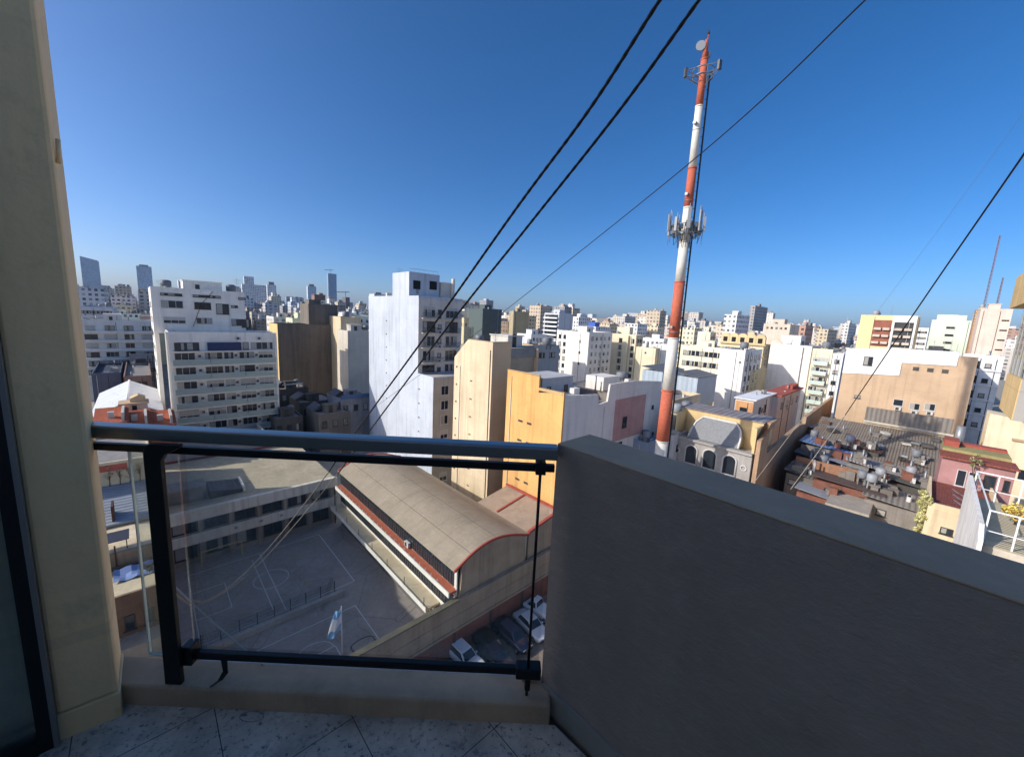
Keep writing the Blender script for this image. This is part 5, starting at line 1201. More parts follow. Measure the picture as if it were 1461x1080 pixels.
# long tan party wall running away
ta, tb_, _ = ona(1089, 610, fa+8.6)[0:3]
TW = thing('boundary_wall', 'long tall tan boundary wall running away behind the mansard house', 'wall', fa+.3, fb-.75)
zt0 = onb(1085, 612, fb-.75)
def wz(px, py): q = onb(px, py, fb-.75); return (q[0]-(fa+.3), q[2])
w1, w2, w3, w4 = wz(1094, 638), wz(1143, 604), wz(1150, 600), wz(1190, 566)
pts = [(-.2, 0), (w4[0], 0), (w4[0], w4[1]), (w3[0], w3[1]+.6), (w3[0], w3[1]-.6), (w2[0]-.8, w2[1]-.2), (w1[0]+.4, w1[1]-1.0), (w1[0]+.4, fz+4.1), (8.0, fz+4.1), (8.0, fz+4.2), (-.2, fz+2.2)]
MB().prism(pts, 'y', 0, .5).build('wall', plaster((190, 154, 118), .45, .5), TW)
# brown windowless wall block
BA = 102.0
BR = thing('apartment_building', 'brown windowless party wall block topped by white painted walls', 'building', BA, -5.7)
MBR = plaster((208, 174, 136), .3, .35)
m = MB(); m.prism([(0, 0), (17.1, 0), (17.1, 24.2), (8.9, 24.8), (8.9, 27.2), (2.2, 27.4), (2.2, 29.2), (0, 29.2)], 'x', 0, .4); m.build('wall', MBR, BR)
m = MB(); m.prism([(2.25, 27.45), (8.95, 27.25), (8.95, 24.85), (17.1, 24.25), (17.1, 29.2), (9, 29.8), (2.25, 29.9)], 'x', -.12, .3); m.build('white_upper_wall', plaster((240, 238, 236), .2, .3), BR)
MB().box(.42, .1, 0, 16, 17, 24).build('rear', MBR, BR); MB().box(.42, .1, 24.005, 16, 17, 28.4).build('rear_upper', plaster((220, 216, 210), .3, .3), BR)
for y, z in ((8.4, 19.2), (6.2, 18.9), (4.3, 19.2)):
    window(BR, 'l', y, z, 1.35, 1.25, 'plain'); aircon(BR, 'l', y-.1, z-.75)
window(BR, 'l', 14.2, 19.6, .9, .6, 'dark'); window(BR, 'l', 13.6, 26.2, 1.3, 1.7, 'dark', -.12)
for y in (7, 5.2, 3.4): MB().box(-.02, y-.4, 26, -.003, y+.4, 26.7).build('soot_mark', M_SOOT, BR)
for s in range(5): MB().tube([(0, 0, 0), (0, 0, 1.6+.4*(s % 3))], .03, 5).build('aerial', M_STEEL, BR, (.1, 2.6+s*2.8, 29.6))
KEYS.append((1196, 1396, 500, 625, 66, BA, -5.7, 18, 18, 'brown windowless wall'))
r, LA, LB, H = blk('white light well wall with floor bands and small windows right of the brown wall', 1376, 1434, 1440, 509, 72, 640, (236, 236, 236), None, None, (), la=6)
for k in range(5): MB().box(-.25, 0, H-2.9-2.8*k, -.005, LB, H-2.7-2.8*k).build('floor_band', plaster((240, 238, 236), .2, .2), r)
for k in range(5): window(r, 'l', LB*.72, H-2.4-2.8*k, 1.5, 1.3, 'dark'); window(r, 'l', LB*.35, H-2.3-2.8*k, .8, .8, 'dark')
# corrugated wall band in front of the brown wall, big roof below it
q0 = atY(1356, 622, 61); a0, b0 = AB(q0); q1 = ona(1233, 600, a0)
CB = thing('workshop', 'workshop with a ribbed metal wall band over a wide dark corrugated roof', 'workshop', a0, b0)
LBc = q1[1]-b0; zb = q0.z
MB().box(0, 0, 0, 6, LBc, zb).build('wall', plaster((190, 170, 140), .4, .4), CB)
MB().box(-.12, 0, zb+.35, .1, LBc, zb+2.7).build('ribbed_band', corrugated((130, 122, 112), 1, .6, .3), CB); MB().box(-.35, -.3, zb+.02, .5, LBc, zb+.33).build('gutter', plaster((200, 190, 170), .4, .3), CB)
m = MB(); m.hexa([(-15, -.5, zb-3.6), (-.02, -.5, zb-.45), (-.02, LBc+6, zb-.45), (-15, LBc+6, zb-3.6)], [(-15, -.5, zb-3.5), (-.02, -.5, zb-.35), (-.02, LBc+6, zb-.35), (-15, LBc+6, zb-3.5)]); m.build('roof', corrugated((136, 124, 108), 1, .34, .5), CB)
for i in range(6):
    MB().box(-.5, -.35, 0, .5, .35, .06).build('roof_light', paint('skylight_pale', (196, 196, 188), .4), CB, (-4-3.2*(i % 3), 2.5+5*(i//3)+(i % 3), zb-1.2-.66*(i % 3)))
rs = random.Random(3)
for i in range(14):
    x = rs.uniform(-14, -1); y = rs.uniform(0, LBc+5); zz = zb-.35+(x/15)*3.15+.05
    MB().box(-rs.uniform(.3, 1.1), -rs.uniform(.3, .9), 0, .4, .5, rs.uniform(.08, .5)).build('roof_scrap', random.choice([M_SOOT, M_STEEL, M_ROOFL, corrugated((120, 86, 66), 0, .3, .6)]), CB, (x, y, zz), rs.uniform(-.6, .6))
MB().tube([(0, 0, -2), (0, 0, 1.6)], .5, 10).build('vent_stack', M_STEEL, CB, (-.6, -.9, zb+.3))
KEYS.append((1170, 1360, 590, 690, 61, a0-15, b0, 21, LBc+6, 'ribbed workshop'))
# cream and red tower, small white, pale green, pink
r, LA, LB, H = blk('cream tower with red brick balconies framed in white', 1229, 1312, 1316, 451, 128, 520, (246, 218, 150), None, None, ('tank2', 'aerial'), la=14, cap=30)
m = MB(); m.box(-.5, LB*.02, H-10.5, -.005, LB*.06, H); m.box(-.5, LB*.06, H-2.2, -.005, LB*.42, H); m.box(-.5, LB*.38, H-10.5, -.005, LB*.42, H-2.21); m.build('white_frame', plaster((226, 228, 230), .2, .2), r)
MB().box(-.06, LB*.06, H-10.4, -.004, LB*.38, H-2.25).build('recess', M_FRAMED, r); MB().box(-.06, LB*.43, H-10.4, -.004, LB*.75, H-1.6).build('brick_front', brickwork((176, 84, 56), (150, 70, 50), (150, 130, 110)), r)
for k in range(4):
    for lo, hi in ((.08, .2), (.24, .37), (.45, .57), (.6, .73)): MB().box(-.9, LB*lo, H-4.9-2.3*k, -.07, LB*hi, H-4.1-2.3*k).build('balcony', plaster((214, 196, 176), .3, .3), r)
MB().box(-3, -.5, H-14, -.6, LB*.4, H-10.55).build('white_front', plaster((216, 222, 230), .2, .2), r)
blk('narrow white block between the cream and red tower and the pale green block', 1308, 1326, 1334, 468, 180, 510, (236, 232, 230), (5, 6, 1.2, .9, 2.6, 'dark'), None, ())
r, LA, LB, H = blk('pale green blank block with a few tiny windows behind the brown wall', 1330, 1396, 1412, 458, 140, 520, (222, 232, 208), None, None, ('room',), cap=40, par=.5)
for k in range(5): 
    for s in (.5, .6): window(r, 'l', LB*s, H-3-2.7*k, 1.1, .7, 'dark')
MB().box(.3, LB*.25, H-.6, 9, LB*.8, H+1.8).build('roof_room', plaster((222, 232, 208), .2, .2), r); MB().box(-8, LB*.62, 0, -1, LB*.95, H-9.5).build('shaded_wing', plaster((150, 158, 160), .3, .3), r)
r, LA, LB, H = blk('salmon pink blank tower with pairs of small vents near the right edge', 1400, 1446, 1462, 441, 110, 520, (238, 208, 188), None, None, ('hut',), cap=30)
for k in range(5): 
    for s in (.12, .2): window(r, 'l', LB*s, H-3.4-2.7*k, .9, .45, 'vent')
r2, LA2, LB2, H2 = blk('brown slatted roof louvre tower left of the salmon pink tower', 1393, 1412, 1416, 442, 122, 470, (176, 140, 104), None, None, (), la=6, par=.2)
for k in range(5): MB().box(-.3, 0, H2-.9-.9*k, -.005, LB2, H2-.5-.9*k).build('louvre', plaster((206, 180, 140), .3, .3), r2)
for i, (px, y0, y1, Y) in enumerate(((1403, 441, 332, 180), (1422, 436, 394, 180))):
    p0 = atY(px, y0, Y); p1 = atY(px+(14 if i == 0 else 5), y1, Y); h = p1.z-p0.z; a, b = AB(p0)
    r = thing('lattice_mast', ['tall thin lattice radio mast behind the salmon pink tower', 'short thin lattice radio mast right of the tall one'][i], 'mast', a, b, 4); m = MB(); g0 = p0.z-6-4
    zt = p1.z-4; st = 1.6; n = int(zt/st)
    for k in range(n):
        w = .55-.3*k/n
        for c, s in ((1, 0), (-.5, .87), (-.5, -.87)): m.bar((c*w, s*w, k*st), (c*w*.99, s*w*.99, (k+1)*st), .07)
        m.bar((w, 0, k*st), (-.5*w, .87*w, (k+1)*st), .045); m.bar((-.5*w, -.87*w, k*st), (w, 0, (k+1)*st), .045)
    m.build('lattice', paint('faded_mast_red', (150, 110, 108), .6, var=.4), r)
    for k in range(3): MB().box(-.3, -.2, 0, .3, .2, .8).build('antenna', M_ANT, r, (.5, 0, zt-2-4*k))
# --- near right: glazed corner, cream wall, terrace, pergola
GA, GB_ = AB(atY(1456, 545, 9.5)); gz = lambda py: atY(1450, py, 9.5).z
GBD = thing('apartment_building', 'neighbouring building with a glazed ochre balcony at the right edge', 'building', GA, GB_)
M_OCH = plaster((240, 200, 128), .5, .5, .85, 1.6); z0, z1 = gz(600), gz(541)
LG, DG = 3.2, 2.6          # the glazed bay reaches back along a (0..DG) and away to the right (-LG..0 on b)
for zz in (z0, z0+3.0):
    zt = zz+z1-z0; ze = zz+3.0-.02
    MB().box(0, -LG, zz, DG if zz < z0+1 else DG+3.2, 0, zt).build('spandrel', M_OCH, GBD); MB().box(-.012, -LG, zz, -.002, -.02, zt).build('grey_panel', plaster((176, 170, 160), .4, .4), GBD)
    m = MB()
    for x in (0, .65, 1.3, 1.95, DG-.06): m.box(x, -.07, zt+.005, x+.06, -.02, ze)
    for y in (-.8, -1.6, -2.4, -LG): m.box(.02, y, zt+.005, .07, y+.06, ze)
    m.box(.061, -.065, zt+(ze-zt)*.66, DG-.061, -.025, zt+(ze-zt)*.69); m.box(.025, -LG, zt+(ze-zt)*.66, .065, -.071, zt+(ze-zt)*.69); m.build('window_frame', paint('weathered_frame', (150, 146, 138), .5), GBD)
    m = MB(); m.box(.061, -.05, zt+.006, DG-.061, -.04, ze-.005); m.box(.04, -LG, zt+.006, .05, -.071, ze-.005); m.build('glazing', clearglass('enclosed_balcony_glass', (.55, .6, .62), 1.0, .3), GBD)
    m = MB(); m.box(.25, -.3, zt+.006, DG-.1, -.28, ze-.01); m.box(.25, -LG, zt+.006, .27, -.31, ze-.01); m.build('glass_backing', paint('curtain_cloth', (150, 154, 156), .9), GBD)
MB().box(DG-.9, -8, 0, 7, -2.2, z0+5).build('side_wall', plaster((220, 204, 176), .3, .3), GBD)
def zone(px, py, z): return AB(atz(px, py, z))
# cream wall with an angled top
p = atY(1401, 640, 60); ca, cb = AB(p)
CW = thing('low_house', 'cream house wall with a sloping top below the glazed balcony', 'house', ca, cb-16)
zc = lambda py: atY(1410, py, 60).z
m = MB(); m.prism([(0, 0), (16, 0), (16, zc(590)), (13.6, zc(592)), (11.2, zc(604)), (0, zc(598))], 'x', 0, 5); m.build('wall', plaster((244, 220, 178), .3, .35), CW)
MB().box(-.3, 10.0, zc(622), -.005, 13.4, zc(619)).build('ledge', plaster((190, 160, 120), .4, .4), CW)
for y, z in ((11.4, zc(672)), (8.4, zc(640))): window(CW, 'l', y, z, 1.2, 1.5, 'dark')
# pink terrace house
pl_, pr_ = ona(1336, 690, 70), ona(1446, 690, 70); zf = ona(1360, 692, 70)[2]; zt = ona(1340, 650, 70)[2]; LBp = pl_[1]-pr_[1]
PH = thing('low_house', 'pink house front with white framed doors behind a red tiled terrace', 'house', 70, pr_[1])
M_PINK = plaster((186, 134, 130), .5, .5)
MB().box(0, 0, 0, 8, LBp, zt).build('wall', M_PINK, PH); MB().box(-.5, -.2, zt+.01, 3.4, LBp+.2, zt+.16).build('roof', clay_tiles((190, 100, 76)), PH)
MB().box(3.41, .1, zt+.01, 8, LBp, zt+.5).build('green_roof', rooftile((168, 156, 96)), PH); m = MB(); m.box(5, LBp-1.4, zt+.51, 8, LBp-.1, zt+1.2); m.box(6.6, .2, zt+.51, 8, LBp-1.6, zt+.8); m.build('red_roof_box', paint('red_roof_paint', (176, 80, 60), .85, var=.6), PH)
for q in (.68, .52): window(PH, 'l', LBp*q, zf+.05, LBp*.14, 2.0, 'plain')
window(PH, 'l', LBp*.3, zf+.05, LBp*.16, 2.0, 'dark'); window(PH, 'l', LBp*.08, zf+.6, LBp*.08, 1.3, 'dark')
TE = thing('terrace', 'red tiled roof terrace with a cream parapet wall beneath the pink house', 'terrace', 58.5, pl_[1]-4.3)
MB().box(0, 0, 0, 11.4, 5.0, zf-.06).build('wall', plaster((232, 206, 164), .35, .5), TE); MB().box(.25, .25, zf-.055, 11.4, 4.8, zf).build('floor', clay_tiles((168, 92, 78)), TE)
m = MB(); m.box(0, 0, zf-.06, .24, 5.0, zf+.55); m.box(.245, 0, zf-.055, 11.4, .2, zf+.7); m.box(.245, 4.8, zf-.055, 11.4, 5.0, zf+.5); m.build('parapet', plaster((240, 214, 168), .4, .4), TE)
for y in (1.4, 3.4): window(TE, 'l', y, zf-2.4, .9, .7, 'dark')
m = MB()
for q in range(3): m.bar((2+q*2.2, 2, zf+.02), (3+q*2.2, 3.2, zf+.55), .03); m.bar((3+q*2.2, 2, zf+.02), (2+q*2.2, 3.2, zf+.55), .03)
tag(m.build('folding_rack', M_STEEL, None, W(58.5, pl_[1]-4.3, 0), TA), 'folded metal drying rack standing on the red tiled terrace', 'rack')
bush('climber', 'pale climbing plant growing up the corner between the dark roofs and the red terrace', 59.2, pl_[1]+.9, zf-5.4, .8, 7.6, 4200, (170, 164, 104), size=.15, ncl=20, zlo=.12)
bush('roof_plant', 'leafy plant in front of the green roof of the pink house', 69, pl_[1]-2.6, zf, .6, zt-zf+1.2, 300, (140, 146, 92), size=.1)
# white frame pergola on a nearer roof, with its side wall
q1 = atY(1413, 728, 26); zh = q1.z; lo_, hi_ = 26.0, 60.0
for _ in range(40):
    md = (lo_+hi_)/2
    if atY(1397, 673, md).z > zh: lo_ = md
    else: hi_ = md
q2 = atY(1397, 673, lo_); pa1, pb1 = AB(q1); pa2, pb2 = AB(q2); zg = zh-2.5; LAp = pa2-pa1; Bp = 5.2
PG = thing('pergola', 'white metal pergola frame over a roof terrace near the right edge', 'pergola', pa1, pb1-Bp)
MB().box(-.3, -1, 0, LAp+.4, Bp-.05, zg-.005).build('terrace_base', plaster((226, 212, 188), .4, .4), PG)
m = MB(); xs = (0, LAp); ys = tuple(Bp*k/4 for k in range(5))
for x in xs:
    for y in ys: m.box(x-.045, y-.045, zg, x+.045, y+.045, zh-.05)
    m.box(x-.04, -.05, zh-.045, x+.04, Bp+.05, zh+.05); m.box(x-.03, .05, zg+1.0, x+.03, Bp-.05, zg+1.06)
for y in (0, Bp*.5, Bp): m.box(.045, y-.035, zh-.04, LAp-.045, y+.035, zh+.045)
m.build('frame', paint('pergola_white', (240, 240, 236), .5), PG)
MB().box(-.2, 0, zg, LAp+.3, Bp-.1, zg+.04).build('deck', corrugated((206, 190, 150), 0, .4, .2), PG)
PW = thing('boundary_wall', 'white terrace wall with worn paint running beside the white pergola', 'wall', pa1-1.5, pb1+.12)
MB().prism([(0, 0), (LAp+2.6, 0), (LAp+2.6, zh-.7), (1.2, zh-1.0), (0, zh-1.9)], 'y', 0, .25).build('wall', plaster((240, 234, 226), .35, .5), PW)
bush('potted_plant', 'bushy yellow flowering plant behind the white pergola bars', pa1+LAp*.55, pb1-2.0, zg, .8, 1.5, 800, (214, 174, 56), size=.09)
bush('potted_plant', 'small dark green potted plant on the pergola terrace', pa1+LAp*.3, pb1-3.6, zg, .45, .9, 300, (84, 100, 60), size=.07)
# shanty roofs in the hollow
def shack(label, px, py, z, la, lb, h, rot, roofm, wallm, slope=.5, wins=2):
    a, b = AB(atz(px, py, z)); r = thing('shack', label, 'house', a-la/2, b-lb/2, 0, None, TA+rot)
    MB().box(.1, .1, 0, la-.1, lb-.1, z-.05).build('wall', wallm, r)
    m = MB(); m.hexa([(-.2, -.2, z), (la+.2, -.2, z), (la+.2, lb+.2, z+slope), (-.2, lb+.2, z+slope)], [(-.2, -.2, z+.07), (la+.2, -.2, z+.07), (la+.2, lb+.2, z+slope+.07), (-.2, lb+.2, z+slope+.07)]); m.build('roof', roofm, r)
    for q in range(wins): window(r, 'r', la*(q+.5)/wins, z-1.6, .9, .8, 'dark', .1); window(r, 'l', lb*(q+.5)/wins, z-1.6, .9, .8, 'dark', .1)
    return r
B_OLD = brickwork((150, 84, 62), (126, 70, 54), (120, 104, 92), .5); M_SHW = plaster((140, 132, 124), .6, .6)
for lab, px, py, z, la, lb, rot, rf, wl in (
    ('shack with a bright blue roof sheet against the tan wall', 1182, 636, 14, 5.5, 6.5, .0, corrugated((104, 140, 190), 1, .5, .1), M_SHW),
    ('shack with a long pale roof strip under the dark workshop roof', 1216, 622, 14.5, 3, 12, .0, corrugated((172, 166, 158), 0, .5, .2), M_SHW),
    ('red brick house end with a tilted wall in the hollow', 1212, 688, 12.5, 5, 7, .05, corrugated((96, 80, 74), 0, .5, .4), B_OLD),
    ('brick shack with rusty roof below the blue roofed shack', 1170, 668, 12.3, 6, 6, -.05, corrugated((120, 92, 80), 1, .5, .5), B_OLD),
    ('low shack with patched white and blue sheets on its roof', 1206, 660, 13, 4, 5, .06, corrugated((150, 156, 168), 0, .5, .3), M_SHW),
    ('shack with rumpled pale sheets just above the parapet', 1176, 700, 11, 7, 5, .0, corrugated((150, 156, 166), 0, .4, .4), B_OLD),
    ('shed with a wide grey corrugated roof in the middle of the hollow', 1282, 672, 13, 7, 8, .0, corrugated((150, 148, 146), 0, .5, .2), M_SHW),
    ('shed with a pale ribbed roof lowest in the hollow by the climber', 1290, 716, 12, 6, 7, .0, corrugated((146, 140, 130), 1, .5, .2), M_SHW),
    ('dark sooty shed between the grey corrugated sheds', 1285, 694, 11.5, 6, 5, .0, corrugated((70, 66, 64), 0, .5, .4), M_SOOT),
    ('small shed with a white gutter edge in front of the sooty shed', 1245, 700, 11.5, 4, 4.5, .04, corrugated((92, 88, 86), 0, .5, .3), M_SHW),
    ('brown tin shack right of the brick house end', 1242, 676, 12, 3.4, 4, .1, corrugated((112, 84, 72), 1, .4, .6), B_OLD),
    ('charcoal tin shack directly right of the blue roofed shack', 1216, 640, 14.2, 3.2, 3.6, .08, corrugated((74, 70, 70), 0, .4, .5), M_SOOT),
    ('dark brown shack with a rust streaked roof against the workshop roof', 1238, 640, 14.4, 3.6, 3.0, -.06, corrugated((92, 66, 54), 1, .4, .7), M_SOOT),
    ('narrow black roofed shed between the tan wall and the blue roofed shack', 1160, 652, 13.2, 2.6, 4.0, .0, corrugated((58, 56, 58), 0, .4, .4), M_SOOT2),
    ('pale sheet roofed hut in the centre of the shanty hollow', 1226, 660, 13.6, 2.8, 2.6, .12, corrugated((176, 172, 166), 1, .4, .3), M_SHW),
    ('dark green grey shed roof left of the climber', 1300, 690, 12.6, 3.6, 4.2, .0, corrugated((92, 98, 90), 0, .4, .4), M_SOOT),
    ('low brick hut with a flat black roof behind the climber', 1306, 662, 13.6, 3.0, 3.4, -.05, corrugated((66, 62, 60), 1, .4, .4), B_OLD),
    ('rusty red tin roof hut above the pale concrete roof edge', 1256, 690, 12.4, 3.2, 3.2, .1, corrugated((128, 72, 54), 0, .4, .6), B_OLD),
    ('small ash grey shed near the foot of the tan wall', 1146, 676, 12.2, 3.0, 3.6, .0, corrugated((112, 110, 108), 1, .4, .3), M_SOOT2),
    ('grey lean to under the workshop roof edge', 1250, 650, 13, 5, 4, .0, corrugated((104, 104, 108), 0, .5, .3), M_SHW)):
    r = shack(lab, px, py, z, la, lb, 0, rot, rf, wl)
    clutter(r, la, lb, z+.25, random.choice([M_SHW, M_SOOT2, B_OLD]), 6)
    for q in range(2):
        hut(r, random.uniform(.3, la*.6), random.uniform(.3, lb*.6), z+.2, .9, .7, random.uniform(.5, 1.1), M_SHW, False)
o = MB().box(0, 0, 11.0, .3, 7, 14.2).build('boundary_wall', brickwork((176, 116, 76), (150, 96, 66), (150, 130, 110), .4), None, W(*zone(1224, 690, 12.5), 0), TA); tag(o, 'sunlit orange brick party wall stub between the shanty roofs', 'wall')
o = MB().box(0, 0, 0, 14, 4, 11.6).build('low_house', concrete((176, 164, 148), .5, 1), None, W(*zone(1240, 735, 11.6), 0), TA); tag(o, 'pale concrete roof edge rising just behind the parapet top', 'house')
KEYS.append((1130, 1330, 590, 800, 45, 40, -16, 40, 40, 'shanty roofs'))
KEYS.append((1300, 1461, 610, 820, 40, 30, -20, 30, 30, 'pink house'))
KEYS.append((1080, 1195, 566, 700, 60, fa, fb-14, 40, 14, 'long tan wall'))
# --- skyline towers
M_GT = facade((186, 204, 216), 2.2, 3.2, .3, .78, .2, (96, 124, 150)); M_GT2 = facade((196, 210, 220), 3.0, 3.2, .3, .8, .25, (96, 122, 146))  # glass walls made paler and bluer, distance haze partly put into the colour
def tower(label, x0, xc, x1, yt, Y, mat, top=None, yb=440):
    r, LA, LB, H = keyblock('skyscraper', label, 'tower', x0, xc, x1, yt, Y, yb, mat, M_ROOFG, par=1.5, cap=60)
    if top == 'step': MB().box(LA*.1, LB*.1, H-1.4, LA*.5, LB*.9, H+14).build('crown', mat, r)
    if top == 'slant': MB().prism([(.05, H-1.4), (LA-.05, H-1.4), (LA-.05, H+1), (.05, H+9)], 'y', .1, LB-.1).build('crown', mat, r)
    if top == 'room': MB().box(LA*.2, LB*.2, H-1.4, LA*.8, LB*.8, H+5).build('plant_room', M_ROOFG, r)
    if top == 'crane':
        m = MB(); m.box(LA*.4-.6, LB*.5-.6, H-1.4, LA*.4+.6, LB*.5+.6, H+14); m.bar((LA*.4-20, LB*.5, H+10), (LA*.4+9, LB*.5, H+12), .8); m.build('roof_crane', M_STEEL, r)
    return r
tower('blue grey glass tower with a slanted top at the far left', 113, 114, 139, 370, 1150, M_GT, 'slant')
tower('slim twin shafted glass tower right of the far left tower', 193, 194, 216, 379, 1200, M_GT2, 'room')
tower('pale twin block right end, seen over the white balcony block', 380, 381, 394, 406, 700, facade((228, 228, 226)), 'room')
tower('pale grey twin block left end, seen over the white balcony block', 344, 345, 380, 405, 720, facade((222, 222, 222)), 'step')
tower('small white tower top left over the roof of the white balcony block', 253, 254, 268, 400, 620, facade((236, 234, 230)))
tower('small white tower top right over the roof of the white balcony block', 294, 295, 311, 403, 650, facade((236, 234, 230)))
tower('wide pale office block with horizontal glazing above the concrete block', 407, 408, 432, 423, 620, facade((190, 200, 206), 6, 3.4, .3, .8, .3))
tower('short blue glass tower with a rounded shoulder left of the crane tower', 437, 439, 451, 408, 1000, M_GT, 'room')
tower('tall dark blue skyscraper with a crane on its roof', 466, 468, 480, 390, 1300, facade((140, 168, 192), 2.2, 3.2, .4, .8, .2, (80, 110, 140)), 'crane')
tower('unfinished concrete tower with a thin crane left of the white slab', 488, 493, 499, 424, 900, facade((120, 112, 110), 3, 3.2, .1), 'crane')
tower('small grey tower directly left of the white slab top', 531, 536, 544, 417, 640, facade((128, 140, 150)))
tower('brown tower block above the concrete block', 449, 455, 464, 423, 560, facade((150, 128, 116)), 'room')
# ================================================================== blocks between the named ones
rnd = random.Random(11)
PAL = [('white', (238, 232, 222)), ('cream', (238, 220, 180)), ('pale grey', (206, 200, 190)), ('beige', (220, 196, 158)), ('off white', (226, 222, 208)), ('sandy', (220, 200, 156)), ('grey', (160, 160, 164)), ('pinkish', (222, 190, 174)), ('brown', (158, 124, 100)), ('pale blue', (190, 202, 214)), ('brick red', (172, 104, 80)), ('pale yellow', (236, 222, 180))]
WT = [9, 7, 5, 5, 6, 4, 4, 3, 2, 2, 2, 3]
ROOFS = [('a water tank', 'tank'), ('a stair hut', 'hut'), ('a big roof room', 'room'), ('a tall aerial', 'aerial'), ('a white tank and aerial', 'wta'), ('two tanks', 'two'), ('a hut and tank', 'ht'), ('a plain roof', 'no')]
used = set()
def blocked(a, b, LA, LB):
    for k in KEYS:
        if a < k[5]+k[7]+1.5 and a+LA > k[5]-1.5 and b < k[6]+k[8]+1.5 and b+LB > k[6]-1.5: return True
    return (a < 50 and b < 96 and a > -60) or (a < 100 and b < 24) or a < -70
cells = []
A_ = -60.0
st = 16.5
for ia in range(-7, 30):
    for ib in range(-19, 32):
        a = ia*st+(4 if ib % 5 == 0 else 0); b = ib*st+rnd.uniform(-2, 2)
        p = W(a, b); 
        if not (88 < p.y < 335): continue
        if abs(p.x) > p.y*1.38+8: continue
        cells.append((p.y, a, b))
cells.sort()
count = 0
SKYL = [9999]*1700
kq = sorted(KEYS, key=lambda k: k[4])
ki = 0
nwin = 0
for Yc, a, b in cells:
    LA = rnd.uniform(10, 15.6); LB = rnd.uniform(10, 15.6)
    if blocked(a, b, LA, LB): continue
    H = rnd.choice([9, 12, 13, 15, 17, 19, 20, 22, 24, 26]) if Yc < 140 else rnd.choice([10, 13, 16, 18, 21, 23, 25, 27, 29, 31, 34])
    pr = [proj(W(a+u*LA, b+v*LB, H)) for u in (0, 1) for v in (0, 1)]
    x0, x1 = min(q[0] for q in pr), max(q[0] for q in pr)
    if x1 < 95 or x0 > 1470: continue
    # keep clear of the named blocks that stand further off
    for _ in range(12):
        top = min(proj(W(a+u*LA, b+v*LB, H+2.5))[1] for u in (0, 1) for v in (0, 1))
        lim = max([k[3] for k in KEYS if k[4] > Yc-6 and x0 < k[1]-2 and x1 > k[0]+2] or [0])
        if top < lim: H -= 2.2
        else: break
    if H < 5.5: continue
    while ki < len(kq) and kq[ki][4] < Yc:
        for x in range(max(0, int(kq[ki][0])), min(1699, int(kq[ki][1]))): SKYL[x] = min(SKYL[x], kq[ki][2] if kq[ki][2] > 400 else 400)
        ki += 1
    top = min(proj(W(a+u*LA, b+v*LB, H))[1] for u in (0, 1) for v in (0, 1))
    xs_ = range(max(100, int(x0)+1), min(1460, int(x1)))
    seen = sum(1 for x in xs_ if top+2 < SKYL[x])
    if seen < max(2, .2*len(xs_)): continue
    if count >= 225: break
    for x in xs_: SKYL[x] = min(SKYL[x], top+3)
    cn, rgb = rnd.choices(PAL, WT)[0]
    size = 'low' if H < 12 else 'medium' if H < 21 else 'tall'
    shape = 'deep' if LB > LA*1.25 else 'wide' if LA > LB*1.25 else 'squarish'
    xm = (x0+x1)/2
    near = sorted(KEYS[:70], key=lambda k: abs((k[0]+k[1])/2-xm)+abs(k[4]-Yc)*.35)
    lab = None
    for k in near[:14]:
        kc = (k[0]+k[1])/2
        rel = ('behind and left of' if kc-xm > 12 else 'behind and right of' if xm-kc > 12 else 'behind') if k[4] < Yc-8 else ('in front and left of' if kc-xm > 12 else 'in front and right of' if xm-kc > 12 else 'in front of') if k[4] > Yc+8 else ('left of' if kc > xm else 'right of')
        rfs = ROOFS[:]; rnd.shuffle(rfs)
        for rn, rt in rfs:
            kn = ' '.join(k[9].split()[:6]) if len(k[9].split()) > 6 else k[9]
            for w in (' with', ' on', ' and', ' a', ' in', ' behind', ' the', ' under', ' of', ' between', ' low', ' beside', ' an', ' its', ' far'):
                for _q in range(2):
                    if kn.endswith(w): kn = kn[:-len(w)]
            lab = '%s %s block with %s %s the %s' % (size, cn, rn, rel, kn)
            if lab not in used and len(lab.split()) <= 16: break
            lab = None
        if lab: break
    if not lab: continue
    used.add(lab)
    c = tuple(max(0, min(255, int(x+rnd.uniform(-9, 9)))) for x in rgb)
    c = tuple(int(round(x/8)*8) for x in c)
    far = Yc > 200
    wm = facade(c, rnd.choice([2.4, 3.0]), 2.9) if far else plaster(c, .3, .4)
    r = thing('apartment_building' if H >= 12 else 'low_house', lab, 'building' if H >= 12 else 'house', a, b, 0, 'city blocks between the near towers and the skyline')
    shell(r, LA, LB, 0, H, wm, rnd.choice([M_ROOFG, M_ROOFR, M_ROOFL, M_ROOFG]), .8)
    pw = plaster(c, .3, .4)
    if rt in ('tank', 'ht', 'two'): tank(r, LA*.7, LB*.6, H-.75, .9, 1.7)
    if rt == 'two': tank(r, LA*.3, LB*.3, H-.75, .8, 1.4)
    if rt in ('hut', 'ht'): hut(r, LA*.25, LB*.25, H-.75, 3.2, 3.4, 2.6, pw)
    if rt == 'room': hut(r, LA*.3, LB*.3, H-.75, LA*.5, LB*.5, 3.2, pw, False)
    if rt in ('aerial', 'wta'): aerial(r, LA*.5, LB*.5, H-.75, 6)
    if rt == 'wta': tank(r, LA*.3, LB*.7, H-.75, .9, 1.7, M_ANT)
    clutter(r, LA, LB, H-.73, pw, 4 if not far else 3, rnd)
